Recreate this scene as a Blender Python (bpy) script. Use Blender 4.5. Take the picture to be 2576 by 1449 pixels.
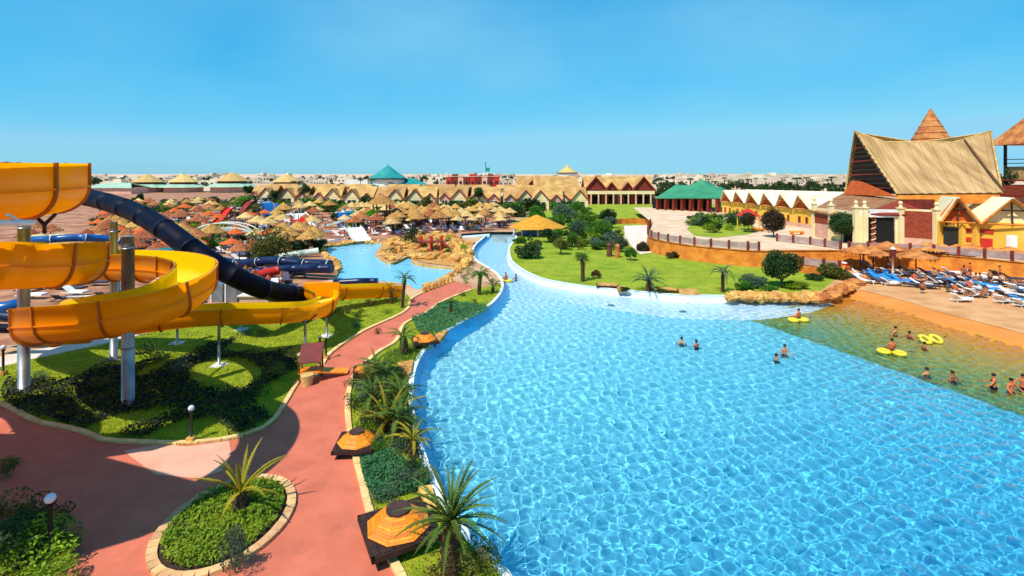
import bpy, bmesh, math, random
from mathutils import Vector, Matrix
from mathutils.geometry import delaunay_2d_cdt
PI = math.pi
for o in list(bpy.data.objects): bpy.data.objects.remove(o)
sc = bpy.context.scene
COL = sc.collection
# ------------------------------------------------------------------ camera, world, sun
CAMH = 12.0; F = 1268.0; HZ = 437.0; CX = 1288.0      # pixel scale of a 2576 x 1449 picture of the place
cam_d = bpy.data.cameras.new('camera'); cam = bpy.data.objects.new('camera', cam_d); COL.objects.link(cam)
cam.location = (0, 0, CAMH); cam.rotation_euler = (PI/2, 0, 0)
cam_d.sensor_width = 36; cam_d.lens = 36*F/2576; cam_d.shift_y = -(724.5-HZ)/2576
cam_d.clip_start = 0.1; cam_d.clip_end = 30000
sc.camera = cam
SUN_EL = math.radians(57); SUN_AZ = Vector((-0.62, -0.78, 0)).normalized()
sun_dir = Vector((SUN_AZ.x*math.cos(SUN_EL), SUN_AZ.y*math.cos(SUN_EL), math.sin(SUN_EL)))
w = bpy.data.worlds.new('World'); sc.world = w; w.use_nodes = True
nt = w.node_tree; nt.nodes.clear()
sky = nt.nodes.new('ShaderNodeTexSky'); sky.sky_type = 'NISHITA'; sky.sun_disc = False
sky.sun_elevation = SUN_EL; sky.sun_rotation = math.atan2(SUN_AZ.x, SUN_AZ.y) % (2*PI)
sky.air_density = 1.0; sky.dust_density = 0.3; sky.ozone_density = 2.5; sky.altitude = 100
# film response: the camera that took the picture holds the red of the sky far down
sp = nt.nodes.new('ShaderNodeSeparateColor'); cb = nt.nodes.new('ShaderNodeCombineColor'); nt.links.new(sky.outputs[0], sp.inputs[0])
for i, (k, g) in enumerate(((0.50, 2.2), (0.68, 0.62), (0.94, 0.42))):
    m0 = nt.nodes.new('ShaderNodeMath'); m0.operation = 'MULTIPLY'; m0.inputs[1].default_value = 0.1546
    m1 = nt.nodes.new('ShaderNodeMath'); m1.operation = 'MINIMUM'; m1.inputs[1].default_value = (0.78, 1.0, 1.0)[i]
    m2 = nt.nodes.new('ShaderNodeMath'); m2.operation = 'POWER'; m2.inputs[1].default_value = g
    m3 = nt.nodes.new('ShaderNodeMath'); m3.operation = 'MULTIPLY'; m3.inputs[1].default_value = k/0.1546
    nt.links.new(sp.outputs[i], m0.inputs[0]); nt.links.new(m0.outputs[0], m1.inputs[0]); nt.links.new(m1.outputs[0], m2.inputs[0]); nt.links.new(m2.outputs[0], m3.inputs[0]); nt.links.new(m3.outputs[0], cb.inputs[i])
bg = nt.nodes.new('ShaderNodeBackground'); bg.inputs['Strength'].default_value = 0.13
wo = nt.nodes.new('ShaderNodeOutputWorld'); nt.links.new(bg.outputs[0], wo.inputs[0])
# thin high cloud, a world wide noise over the sky direction
tc = nt.nodes.new('ShaderNodeTexCoord'); mp = nt.nodes.new('ShaderNodeMapping'); mp.inputs['Scale'].default_value = (1.0, 1.0, 2.2)
nz = nt.nodes.new('ShaderNodeTexNoise'); nz.inputs['Scale'].default_value = 1.7; nz.inputs['Detail'].default_value = 5; nz.inputs['Roughness'].default_value = 0.45
cr_ = nt.nodes.new('ShaderNodeMapRange'); cr_.inputs['From Min'].default_value = 0.44; cr_.inputs['From Max'].default_value = 0.75; cr_.inputs['To Max'].default_value = 0.5
mx = nt.nodes.new('ShaderNodeMix'); mx.data_type = 'RGBA'; mx.inputs[7].default_value = (2.1, 4.6, 6.0, 1)
nt.links.new(tc.outputs['Generated'], mp.inputs[0]); nt.links.new(mp.outputs[0], nz.inputs[0]); nt.links.new(nz.outputs[0], cr_.inputs[0])
nt.links.new(cr_.outputs[0], mx.inputs[0]); nt.links.new(cb.outputs[0], mx.inputs[6]); nt.links.new(mx.outputs[2], bg.inputs['Color'])
sd = bpy.data.lights.new('sun', 'SUN'); sd.energy = 4.6; sd.angle = math.radians(0.5); sd.color = (1.0, 0.94, 0.83)
sun = bpy.data.objects.new('sun', sd); COL.objects.link(sun); sun.location = (-40, -50, 90)
sun.rotation_euler = (-sun_dir).to_track_quat('-Z', 'Y').to_euler()
sc.view_settings.view_transform = 'Standard'; sc.view_settings.look = 'None'; sc.view_settings.gamma = 1.0
sc.view_settings.exposure = 0.25; sc.view_settings.use_curve_mapping = False
sc.render.resolution_x = 1024; sc.render.resolution_y = 576
sc.cycles.max_bounces = 6; sc.cycles.transparent_max_bounces = 6
# ------------------------------------------------------------------ places
def P(x, y, z=0.0):
    Y = F*(CAMH-z)/(y-HZ); return Vector(((x-CX)/F*Y, Y, z))
def U(x, y, Y): return Vector(((x-CX)/F*Y, Y, CAMH-(y-HZ)*Y/F))
def V(x, Y, z): return Vector(((x-CX)/F*Y, Y, z))        # picture column, distance, height
def px_of(p): return CX+F*p.x/p.y, HZ+F*(CAMH-p.z)/p.y
def cr(pts, n=6, closed=False):
    out = []; N = len(pts)
    rng = N if closed else N-1
    for i in range(rng):
        if closed: a, b, c, d = pts[(i-1)%N], pts[i], pts[(i+1)%N], pts[(i+2)%N]
        else: a, b, c, d = pts[max(i-1,0)], pts[i], pts[i+1], pts[min(i+2,N-1)]
        for k in range(n):
            t = k/n; t2=t*t; t3=t2*t
            out.append(0.5*((2*b)+(c-a)*t+(2*a-5*b+4*c-d)*t2+(3*b-a-3*c+d)*t3))
    if not closed: out.append(pts[-1].copy())
    return out
def resample(pts, step):
    out = [pts[0].copy()]; acc = 0
    for a, b in zip(pts, pts[1:]):
        L = (b-a).length; 
        if L < 1e-9: continue
        d = step-acc
        while d <= L:
            out.append(a.lerp(b, d/L)); d += step
        acc = L-(d-step)
    if (out[-1]-pts[-1]).length > step*0.3: out.append(pts[-1].copy())
    return out
def inside(x, y, poly):
    c = False; j = len(poly)-1
    for i in range(len(poly)):
        a, b = poly[i], poly[j]
        if (a.y > y) != (b.y > y) and x < (b.x-a.x)*(y-a.y)/(b.y-a.y)+a.x: c = not c
        j = i
    return c
def offs(pts, d):
    out = []
    for i, p in enumerate(pts):
        t = pts[min(i+1,len(pts)-1)]-pts[max(i-1,0)]; t.z = 0; t.normalize()
        out.append(p+Vector((-t.y, t.x, 0))*d)
    return out
# ------------------------------------------------------------------ materials
def hexc(h):
    h = h.lstrip('#'); o = []
    for i in (0,2,4):
        c = int(h[i:i+2],16)/255; o.append(c/12.92 if c <= 0.04045 else ((c+0.055)/1.055)**2.4)
    return tuple(o)+(1,)
def col4(c): return hexc(c) if isinstance(c, str) else (tuple(c)+(1,))[:4]
MATS = {}
def mat(name, c, c2=None, scale=3.0, rough=0.7, bump=0.0, bscale=None, metal=0.0, transl=0.0, rnd=0.0, spec=0.4, detail=4, stretch=None, coords='pos', coat=0.0, dist=0.03, blotch=None):
    if name in MATS: return MATS[name]
    m = bpy.data.materials.new(name); m.use_nodes = True; t = m.node_tree; b = t.nodes['Principled BSDF']
    c = col4(c); c2 = col4(c2) if c2 else tuple(v*0.75 for v in c[:3])+(1,)
    if coords == 'pos': g = t.nodes.new('ShaderNodeNewGeometry'); src = g.outputs['Position']
    else: g = t.nodes.new('ShaderNodeTexCoord'); src = g.outputs['Object']
    if stretch:
        mp = t.nodes.new('ShaderNodeMapping'); mp.inputs['Scale'].default_value = stretch; t.links.new(src, mp.inputs[0]); src = mp.outputs[0]
    n = t.nodes.new('ShaderNodeTexNoise'); n.inputs['Scale'].default_value = scale; n.inputs['Detail'].default_value = detail
    t.links.new(src, n.inputs[0])
    r = t.nodes.new('ShaderNodeMapRange'); r.inputs['From Min'].default_value = 0.35; r.inputs['From Max'].default_value = 0.65
    t.links.new(n.outputs[0], r.inputs[0])
    mx = t.nodes.new('ShaderNodeMix'); mx.data_type = 'RGBA'; mx.inputs[6].default_value = c; mx.inputs[7].default_value = c2
    t.links.new(r.outputs[0], mx.inputs[0]); out = mx.outputs[2]
    if rnd:
        oi = t.nodes.new('ShaderNodeObjectInfo'); h = t.nodes.new('ShaderNodeHueSaturation')
        m1 = t.nodes.new('ShaderNodeMapRange'); m1.inputs['To Min'].default_value = 1-rnd; m1.inputs['To Max'].default_value = 1+rnd
        m2 = t.nodes.new('ShaderNodeMapRange'); m2.inputs['To Min'].default_value = 0.5-rnd*0.05; m2.inputs['To Max'].default_value = 0.5+rnd*0.05
        t.links.new(oi.outputs['Random'], m1.inputs[0]); t.links.new(oi.outputs['Random'], m2.inputs[0])
        t.links.new(m1.outputs[0], h.inputs['Value']); t.links.new(m2.outputs[0], h.inputs['Hue']); t.links.new(out, h.inputs['Color']); out = h.outputs[0]
    if blotch:
        nb_ = t.nodes.new('ShaderNodeTexNoise'); nb_.inputs['Scale'].default_value = blotch[0]; nb_.inputs['Detail'].default_value = 9; nb_.inputs['Roughness'].default_value = 0.68; t.links.new(src, nb_.inputs[0])
        rb_ = t.nodes.new('ShaderNodeMapRange'); rb_.inputs['From Min'].default_value = 0.48; rb_.inputs['From Max'].default_value = 0.72; rb_.inputs['To Max'].default_value = blotch[2]; t.links.new(nb_.outputs[0], rb_.inputs[0])
        xb_ = t.nodes.new('ShaderNodeMix'); xb_.data_type = 'RGBA'; xb_.inputs[7].default_value = col4(blotch[1]); t.links.new(rb_.outputs[0], xb_.inputs[0]); t.links.new(out, xb_.inputs[6]); out = xb_.outputs[2]
    t.links.new(out, b.inputs['Base Color'])
    b.inputs['Roughness'].default_value = rough; b.inputs['Metallic'].default_value = metal
    b.inputs['Specular IOR Level'].default_value = spec; b.inputs['Coat Weight'].default_value = coat
    if bump:
        n2 = t.nodes.new('ShaderNodeTexNoise'); n2.inputs['Scale'].default_value = bscale or scale*4; n2.inputs['Detail'].default_value = 3
        t.links.new(src, n2.inputs[0]); bp = t.nodes.new('ShaderNodeBump'); bp.inputs['Strength'].default_value = bump; bp.inputs['Distance'].default_value = dist
        t.links.new(n2.outputs[0], bp.inputs['Height']); t.links.new(bp.outputs[0], b.inputs['Normal'])
    if transl:
        tr = t.nodes.new('ShaderNodeBsdfTranslucent'); ms = t.nodes.new('ShaderNodeMixShader'); ms.inputs[0].default_value = transl
        t.links.new(out, tr.inputs['Color']); t.links.new(b.outputs[0], ms.inputs[1]); t.links.new(tr.outputs[0], ms.inputs[2])
        t.links.new(ms.outputs[0], t.nodes['Material Output'].inputs['Surface'])
    MATS[name] = m; return m
# ------------------------------------------------------------------ mesh builder
class MB:
    def __init__(s): s.v = []; s.f = []; s.mi = []; s.sm = []
    def add(s, vs, fs, mi=0, sm=False):
        n = len(s.v); s.v += [tuple(v) for v in vs]; s.f += [tuple(i+n for i in f) for f in fs]
        s.mi += [mi]*len(fs); s.sm += [sm]*len(fs); return s
    def box(s, c, d, rz=0, mi=0, rx=0, ry=0):
        m = Matrix.Translation(Vector(c)) @ Matrix.Rotation(rz,4,'Z') @ Matrix.Rotation(ry,4,'Y') @ Matrix.Rotation(rx,4,'X')
        vs = [m @ Vector((x*d[0]/2, y*d[1]/2, z*d[2]/2)) for x in (-1,1) for y in (-1,1) for z in (-1,1)]
        return s.add(vs, [(0,1,3,2),(4,6,7,5),(0,4,5,1),(2,3,7,6),(0,2,6,4),(1,5,7,3)], mi)
    def tube(s, pts, r, n=8, mi=0, caps=True, sm=True):
        rr = r if isinstance(r,(list,tuple)) else [r]*len(pts); vs = []; up = Vector((0,0,1))
        for i, p in enumerate(pts):
            t = (pts[min(i+1,len(pts)-1)]-pts[max(i-1,0)]).normalized()
            u = up if abs(t.dot(up)) < 0.98 else Vector((1,0,0))
            a = t.cross(u).normalized(); b = a.cross(t)
            vs += [p+(a*math.cos(2*PI*k/n)+b*math.sin(2*PI*k/n))*rr[i] for k in range(n)]
        fs = [(i*n+k, i*n+(k+1)%n, (i+1)*n+(k+1)%n, (i+1)*n+k) for i in range(len(pts)-1) for k in range(n)]
        s.add(vs, fs, mi, sm)
        if caps:
            n0 = len(s.v)-len(vs); s.f += [tuple(n0+k for k in range(n)), tuple(n0+(len(pts)-1)*n+k for k in reversed(range(n)))]
            s.mi += [mi]*2; s.sm += [False]*2
        return s
    def cone(s, c, r0, r1, h, n=12, mi=0, sm=False, jag=0, rot=0, seed=0):
        c = Vector(c); R = random.Random(seed)
        vs = [c+Vector((r0*(1+R.uniform(-jag,jag))*math.cos(rot+2*PI*k/n), r0*(1+R.uniform(-jag,jag))*math.sin(rot+2*PI*k/n), -R.uniform(0,jag)*r0)) for k in range(n)]
        vs += [c+Vector((r1*math.cos(rot+2*PI*k/n), r1*math.sin(rot+2*PI*k/n), h)) for k in range(n)]
        fs = [(k,(k+1)%n,n+(k+1)%n,n+k) for k in range(n)]+[tuple(range(n,2*n)), tuple(reversed(range(n)))]
        return s.add(vs, fs, mi, sm)
    def quad(s, a, b, c, d, mi=0): return s.add([a,b,c,d], [(0,1,2,3)], mi)
    def slab(s, poly, z0, z1, mi=0):
        n = len(poly); vs = [Vector((p.x,p.y,z0)) for p in poly]+[Vector((p.x,p.y,z1)) for p in poly]
        fs = [tuple(range(n,2*n)), tuple(reversed(range(n)))]+[(i,(i+1)%n,n+(i+1)%n,n+i) for i in range(n)]
        return s.add(vs, fs, mi)
    def plate(s, pts, th, mi=0):           # planar polygon given thickness along its normal
        pts = [Vector(p) for p in pts]; nrm = Vector((0,0,0)); n = len(pts)
        for i in range(n): nrm += (pts[i]-pts[0]).cross(pts[(i+1)%n]-pts[0])
        nrm.normalize(); vs = [p+nrm*th/2 for p in pts]+[p-nrm*th/2 for p in pts]
        return s.add(vs, [tuple(range(n)), tuple(reversed(range(n,2*n)))]+[(i,n+i,n+(i+1)%n,(i+1)%n) for i in range(n)], mi)
    def ball(s, c, r, n=10, m=6, mi=0, sm=True, jag=0, seed=0):
        R = random.Random(seed); c = Vector(c); r = Vector(r) if not isinstance(r,(int,float)) else Vector((r,r,r))
        vs = [c-Vector((0,0,r.z))]
        for j in range(1,m):
            for k in range(n):
                q = 1+R.uniform(-jag,jag); th = PI*j/m; a = 2*PI*k/n
                vs.append(c+Vector((r.x*math.sin(th)*math.cos(a)*q, r.y*math.sin(th)*math.sin(a)*q, -r.z*math.cos(th)*q)))
        vs.append(c+Vector((0,0,r.z))); L = len(vs)-1
        fs = [(0,1+(k+1)%n,1+k) for k in range(n)]
        fs += [(1+j*n+k,1+j*n+(k+1)%n,1+(j+1)*n+(k+1)%n,1+(j+1)*n+k) for j in range(m-2) for k in range(n)]
        fs += [(L,1+(m-2)*n+k,1+(m-2)*n+(k+1)%n) for k in range(n)]
        return s.add(vs, fs, mi, sm)
    def mesh(s, name, mats):
        me = bpy.data.meshes.new(name); me.from_pydata(s.v, [], s.f)
        for m in (mats if isinstance(mats,(list,tuple)) else [mats]): me.materials.append(m)
        me.polygons.foreach_set('material_index', s.mi); me.polygons.foreach_set('use_smooth', s.sm); me.update(); return me
def link(name, data, parent=None, loc=None, rz=0, scale=None):
    o = bpy.data.objects.new(name, data); COL.objects.link(o)
    if parent: o.parent = parent
    if loc is not None: o.location = loc
    if rz: o.rotation_euler = (0,0,rz)
    if scale is not None: o.scale = scale if not isinstance(scale,(int,float)) else (scale,)*3
    return o
def obj(name, mb, mats, parent=None, **k):
    if parent and 'loc' not in k and getattr(parent, 'name', None) and parent.get('_off') is not None:
        pass
    return link(name, mb.mesh(name, mats), parent, **k)
def tag(o, label=None, cat=None, group=None, kind=None):
    if label: o['label'] = label
    if cat: o['category'] = cat
    if group: o['group'] = group
    if kind: o['kind'] = kind
    return o
def thing(name, label, cat, loc=(0,0,0), rz=0, group=None, scale=None):
    return tag(link(name, None, None, loc, rz, scale), label, cat, group)
def world_part(name, mb, mats, root):      # geometry given in world coordinates, put under root
    o = link(name, mb.mesh(name, mats), root); o.matrix_parent_inverse = Matrix.LocRotScale(root.location, root.rotation_euler, root.scale).inverted(); return o
KIDS = {}
def copy_tree(o, parent=None):
    c = o.copy(); COL.objects.link(c)
    if parent: c.parent = parent
    for ch in KIDS.setdefault(o.name, [x for x in bpy.data.objects if x.parent == o]): copy_tree(ch, c)
    return c
def place(proto, used, loc, rz=0, scale=None, label=None, group=None):
    o = proto if proto.name not in used else copy_tree(proto)
    if o is proto:
        used.add(proto.name)
    o.location = loc; o.rotation_euler = (0,0,rz)
    if scale is not None: o.scale = scale if not isinstance(scale,(int,float)) else (scale,)*3
    if label: o['label'] = label
    if group: o['group'] = group
    return o
USED = set()
ORD = 'first second third fourth fifth sixth seventh eighth ninth tenth eleventh twelfth thirteenth fourteenth fifteenth sixteenth seventeenth eighteenth nineteenth twentieth'.split()
def ordinals(objs, base, tail, by=None):   # label a row of alike things by their order in it
    objs = sorted(objs, key=by or (lambda o: px_of(o.location)[0]))
    for i, o in enumerate(objs): o['label'] = f"{base}, {ORD[i]} from the left {tail}"
def cdt(outer, holes=(), extra=()):
    vs = []; es = []
    for loop in [outer]+list(holes):
        n0 = len(vs); vs += [Vector((p.x,p.y)) for p in loop]; es += [(n0+i, n0+(i+1)%len(loop)) for i in range(len(loop))]
    vs += [Vector((p.x,p.y)) for p in extra]
    v2, e2, f2, *_ = delaunay_2d_cdt(vs, es, [], 0, 1e-5)
    ff = []
    for f in f2:
        cx = sum(v2[i].x for i in f)/3; cy = sum(v2[i].y for i in f)/3
        if inside(cx, cy, outer) and not any(inside(cx, cy, h) for h in holes): ff.append(tuple(f))
    return [(v.x, v.y) for v in v2], ff
def sheet(name, outer, z, m, holes=(), kind='structure', label=None, parent=None):
    v, f = cdt(outer, holes); mb = MB(); mb.add([(x,y,z) for x,y in v], f)
    for i, fc in enumerate(mb.f):
        a,b,c = (Vector(mb.v[k]) for k in fc[:3])
        if (b-a).cross(c-a).z < 0: mb.f[i] = tuple(reversed(fc))
    return tag(obj(name, mb, m, parent), label, None, None, kind)
def pp(lst, z=0.0): return [P(x,y,z) for x,y in lst]
# ------------------------------------------------------------------ material table
M_ = dict(
 ground=mat('sandy earth', '#c9a27c', '#b5835f', 0.25, 0.9, 0.3, 2.0, detail=8),
 desert=mat('pale desert', '#d8b89a', '#c79f80', 0.01, 0.95, detail=6),
 lawn=mat('lawn grass', '#a0aa2c', '#7a8c20', 1.1, 0.95, 0.9, 14, detail=8, dist=0.12, spec=0.1, blotch=(0.35,'#a0a032',0.7)),
 lawn2=mat('lush lawn', '#98a632', '#7a9028', 0.35, 0.95, 0.8, 8, detail=8, dist=0.15, spec=0.1, blotch=(0.12,'#a8a43a',0.7)),
 soil=mat('planting soil', '#4a3424', '#2c2016', 1.5, 0.95, 0.8, 9, dist=0.1),
 red=mat('brick red paving', '#cc6e52', '#c0654b', 0.7, 0.85, 0.35, 30, detail=7, dist=0.01, blotch=(0.9,'#9c5240',0.5)),
 pink=mat('pink paving', '#dca489', '#cf957a', 0.8, 0.85, 0.2, 20),
 white_pave=mat('pale concrete', '#e4d3c4', '#cfbcae', 0.6, 0.85, 0.2, 20),
 kerb=mat('cream kerb stone', '#ecc98a', '#d8ab6c', 2.0, 0.8, 0.4, 12, rnd=0.12, dist=0.02),
 coping=mat('white pool coping', '#e8ece8', '#d4dcd8', 1.0, 0.6, 0.1, 12),
 poolwall=mat('blue pool wall', '#1fa2d8', '#1796ce', 0.6, 0.35, 0.1, 6),
 ramp=mat('pale shallow slab', '#cfe0ec', '#bcd4e8', 0.4, 0.5, 0.1, 3),
 beach=mat('tan beach paving', '#d29c68', '#c48a56', 0.5, 0.9, 0.3, 8, detail=8, blotch=(0.5,'#a8714a',0.6)),
 sandstone=mat('yellow sandstone', '#e0b062', '#b97c34', 1.6, 0.9, 1.0, 5, rnd=0.15, detail=7, dist=0.15),
 rock=mat('orange rockwork', '#d98f48', '#a85f28', 1.2, 0.9, 1.0, 4, rnd=0.12, detail=8, dist=0.2),
 straw=mat('straw thatch', '#cb9a58', '#986a34', 3.0, 0.95, 1.0, 22, rnd=0.18, stretch=(1,1,0.4), dist=0.08, spec=0.1),
 straw_pale=mat('pale straw thatch', '#d8b878', '#b8915a', 2.0, 0.95, 0.9, 14, rnd=0.12, dist=0.08, spec=0.1),
 straw_red=mat('russet thatch', '#b87248', '#8a4a30', 3.0, 0.95, 1.0, 20, rnd=0.2, dist=0.08, spec=0.1),
 wood=mat('brown timber', '#7a4a28', '#54301a', 4.0, 0.75, 0.5, 20, rnd=0.15, stretch=(1,1,0.3)),
 darkwood=mat('dark timber', '#3c2218', '#281610', 5.0, 0.75, 0.5, 25, rnd=0.2),
 orangewood=mat('orange varnished timber', '#f08a14', '#e07a0e', 5.0, 0.5, 0.4, 30, rnd=0.14, coords='obj'),
 slide=None,
 steel=mat('galvanised steel', '#a9b0b2', '#7c8488', 1.6, 0.42, 0.2, 8, metal=0.75, stretch=(1,1,0.5)),
 darksteel=mat('dark painted steel', '#2b2726', '#1c1a1a', 2.0, 0.5),
 white=mat('white paint', '#e9e6e0', '#d8d4cc', 1.5, 0.6),
 wcloth=mat('white sunbed cloth', '#ece8e4', '#d9d4d0', 3, 0.8, rnd=0.06),
 bcloth=mat('blue sunbed cloth', '#2f93d0', '#2583c2', 3, 0.8, rnd=0.12),
 greycl=mat('grey sunbed cloth', '#565060', '#3a3644', 3, 0.8, rnd=0.3),
 cream=mat('cream render', '#f0dcaa', '#e4cc94', 0.5, 0.85, 0.1, 6),
 yellow=mat('yellow render', '#f0c04c', '#e4ae3a', 0.4, 0.85, 0.1, 6),
 pinkw=mat('pink stone cladding', '#d8ab94', '#c7947c', 1.6, 0.85, 0.4, 7),
 redw=mat('red brick wall', '#a04428', '#7c2f1a', 2.4, 0.85, 0.6, 12, stretch=(1,1,2.5)),
 redp=mat('red paint', '#c8301c', '#b02414', 1.5, 0.6),
 orangew=mat('orange clay wall', '#dd8a2e', '#c0661c', 0.9, 0.9, 0.7, 3.5, detail=7, dist=0.15),
 orangef=mat('orange gable boards', '#cf5f1a', '#b84c12', 1.2, 0.8, 0.4, 9),
 roofw=mat('pale cream roofing', '#f2e6c6', '#e2d2a8', 0.5, 0.85, 0.3, 5),
 roofbig=mat('ribbed straw roof', '#cdb078', '#b08c4e', 0.9, 0.9, 0.6, 4, stretch=(2.0,0.5,0.25), dist=0.1),
 roofbr=mat('brown shingle roof', '#a1724e', '#845638', 0.9, 0.9, 0.7, 5, dist=0.1),
 rooftan=mat('tan shingle roof', '#c49a60', '#a2763f', 0.35, 0.9, 0.8, 2.2, rnd=0.14, detail=6, dist=0.2),
 spire=mat('orange shingle spire', '#cf8a4a', '#a4562c', 0.9, 0.9, 0.9, 5, dist=0.15),
 teal=mat('teal metal roof', '#2a9189', '#1f7f7c', 0.2, 0.5, 0.2, 2),
 green=mat('green metal roof', '#3f8f62', '#347c56', 0.3, 0.6, 0.2, 2),
 glass=mat('dark window glass', '#26323a', '#1a2228', 1.0, 0.12, spec=0.8),
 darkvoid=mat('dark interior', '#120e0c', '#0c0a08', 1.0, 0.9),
 redbrown=mat('red brown cladding', '#8c3222', '#6c2418', 1.0, 0.85, 0.4, 5),
 pinkwall=mat('pink plaster', '#e6b4a0', '#d8a08c', 0.5, 0.85),
 bark=mat('palm bark', '#6a4c34', '#3e2a1c', 6, 0.95, 1.0, 22, dist=0.05),
 barkg=mat('grey bark', '#7c6a58', '#4e4236', 5, 0.95, 0.8, 18, dist=0.04),
 globe=mat('lamp globe', '#d4d8de', '#c8ccd4', 1, 0.25),
 skin=mat('skin', '#b9764f', '#a8653f', 3, 0.6, rnd=0.25),
 skinl=mat('sunburnt skin', '#cf6a42', '#c05c38', 3, 0.6, rnd=0.1),
 hair=mat('dark hair', '#1c120c', '#100a08', 5, 0.7),
 swim=mat('dark swimwear', '#1c2a4c', '#401820', 0.9, 0.7, rnd=0.5),
 tubey=mat('yellow vinyl', '#e8d23a', '#d8c02c', 1, 0.35),
 bluesl=mat('dark blue fibreglass', '#04071e', '#030516', 0.3, 0.55, spec=0.12),
 bluet=mat('mid blue fibreglass', '#1c5a9c', '#164c88', 0.3, 0.3),
 tealt=mat('teal fibreglass', '#1a7c86', '#146c76', 0.3, 0.3),
 redt=mat('red fibreglass', '#d03018', '#bc2410', 0.4, 0.35),
 greent=mat('lime fibreglass', '#7cb820', '#5ca016', 0.4, 0.35),
 palet=mat('weathered pale fibreglass', '#c6cfbe', '#a9b4a4', 0.8, 0.5),
)
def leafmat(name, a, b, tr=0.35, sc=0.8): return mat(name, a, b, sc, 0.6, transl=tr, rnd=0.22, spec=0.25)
LEAF = dict(
 olive=leafmat('olive leaves', '#7a7a2c', '#4c5420'), green=leafmat('green leaves', '#5f8a26', '#3c6a1c'),
 dark=leafmat('dark green leaves', '#3e5628', '#28401c'), grey=leafmat('grey green leaves', '#62785a', '#46604a'),
 lime=leafmat('lime leaves', '#93a824', '#6c8c1c'), blue=leafmat('blue green leaves', '#4c8450', '#38704a'),
 maroon=leafmat('dark topiary leaves', '#4a3c22', '#33301a'), palm=leafmat('palm green', '#6c8434', '#4a6a28'),
 palmy=leafmat('yellowing palm', '#b8a02c', '#84841e'), brown=leafmat('dry brown fronds', '#7c5a34', '#5a4022'))
# fibreglass trough: light passes through it
M_['slide'] = mat('yellow fibreglass', '#ffb600', '#ffac00', 0.25, 0.28, transl=0.52, spec=0.55, detail=2)
M_['slide_in'] = mat('sunlit yellow gelcoat', '#ffe000', '#fad800', 0.25, 0.28, transl=0.3, spec=0.55, detail=2)  # inside coloured yellower as sunlit, outer shell more orange as shaded
M_['flange'] = mat('orange brown joint flange', '#c06a10', '#a85a0c', 1.0, 0.5, transl=0.15)
# ------------------------------------------------------------------ water
def water_mat(name, stops, axis, rng, cell, bump=0.5, rough=0.10):
    m = bpy.data.materials.new(name); m.use_nodes = True; t = m.node_tree; b = t.nodes['Principled BSDF']
    g = t.nodes.new('ShaderNodeNewGeometry'); dp = t.nodes.new('ShaderNodeVectorMath'); dp.operation = 'DOT_PRODUCT'; dp.inputs[1].default_value = axis
    nn = t.nodes.new('ShaderNodeTexNoise'); nn.inputs['Scale'].default_value = 0.16; nn.inputs['Detail'].default_value = 3
    t.links.new(g.outputs['Position'], nn.inputs[0])
    ad = t.nodes.new('ShaderNodeMath'); ad.operation = 'MULTIPLY_ADD'; ad.inputs[1].default_value = 5.0; 
    t.links.new(g.outputs['Position'], dp.inputs[0]); t.links.new(nn.outputs[0], ad.inputs[0]); t.links.new(dp.outputs['Value'], ad.inputs[2])
    mr = t.nodes.new('ShaderNodeMapRange'); mr.inputs['From Min'].default_value = rng[0]+2.5; mr.inputs['From Max'].default_value = rng[1]+2.5
    t.links.new(ad.outputs[0], mr.inputs[0]); rp = t.nodes.new('ShaderNodeValToRGB'); e = rp.color_ramp.elements
    e[0].position = stops[0][0]; e[0].color = col4(stops[0][1]); e[1].position = stops[-1][0]; e[1].color = col4(stops[-1][1])
    for q, c in stops[1:-1]: x = e.new(q); x.color = col4(c)
    t.links.new(mr.outputs[0], rp.inputs[0]); t.links.new(rp.outputs[0], b.inputs['Base Color'])
    b.inputs['Roughness'].default_value = rough; b.inputs['IOR'].default_value = 1.33; b.inputs['Specular IOR Level'].default_value = 0.5
    # wavelets: two crossing swells bend the cells, cells give crossing ridges
    wz = t.nodes.new('ShaderNodeTexNoise'); wz.inputs['Scale'].default_value = 1.3; wz.inputs['Detail'].default_value = 2
    t.links.new(g.outputs['Position'], wz.inputs[0]); mp = t.nodes.new('ShaderNodeMapping'); mp.inputs['Rotation'].default_value = (0,0,0.5); mp.inputs['Scale'].default_value = (cell*0.8, cell*1.15, 1)
    va = t.nodes.new('ShaderNodeVectorMath'); va.operation = 'MULTIPLY_ADD'; va.inputs[1].default_value = (0.55,0.55,0)
    t.links.new(wz.outputs['Color'], va.inputs[0]); t.links.new(g.outputs['Position'], va.inputs[2]); t.links.new(va.outputs[0], mp.inputs[0])
    vo = t.nodes.new('ShaderNodeTexVoronoi'); vo.feature = 'SMOOTH_F1'; vo.inputs['Smoothness'].default_value = 0.25; vo.inputs['Scale'].default_value = 1.0
    t.links.new(mp.outputs[0], vo.inputs['Vector'])
    vp = t.nodes.new('ShaderNodeMath'); vp.operation = 'POWER'; vp.inputs[1].default_value = 2.2; t.links.new(vo.outputs['Distance'], vp.inputs[0])
    n3 = t.nodes.new('ShaderNodeTexNoise'); n3.inputs['Scale'].default_value = 5.5; n3.inputs['Detail'].default_value = 3; t.links.new(va.outputs[0], n3.inputs[0])
    s3 = t.nodes.new('ShaderNodeMath'); s3.operation = 'MULTIPLY_ADD'; s3.inputs[1].default_value = 0.35; t.links.new(n3.outputs[0], s3.inputs[0]); t.links.new(vp.outputs[0], s3.inputs[2])
    bp = t.nodes.new('ShaderNodeBump'); bp.inputs['Strength'].default_value = bump; bp.inputs['Distance'].default_value = 0.35
    t.links.new(s3.outputs[0], bp.inputs['Height']); t.links.new(bp.outputs[0], b.inputs['Normal'])
    return m
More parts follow.
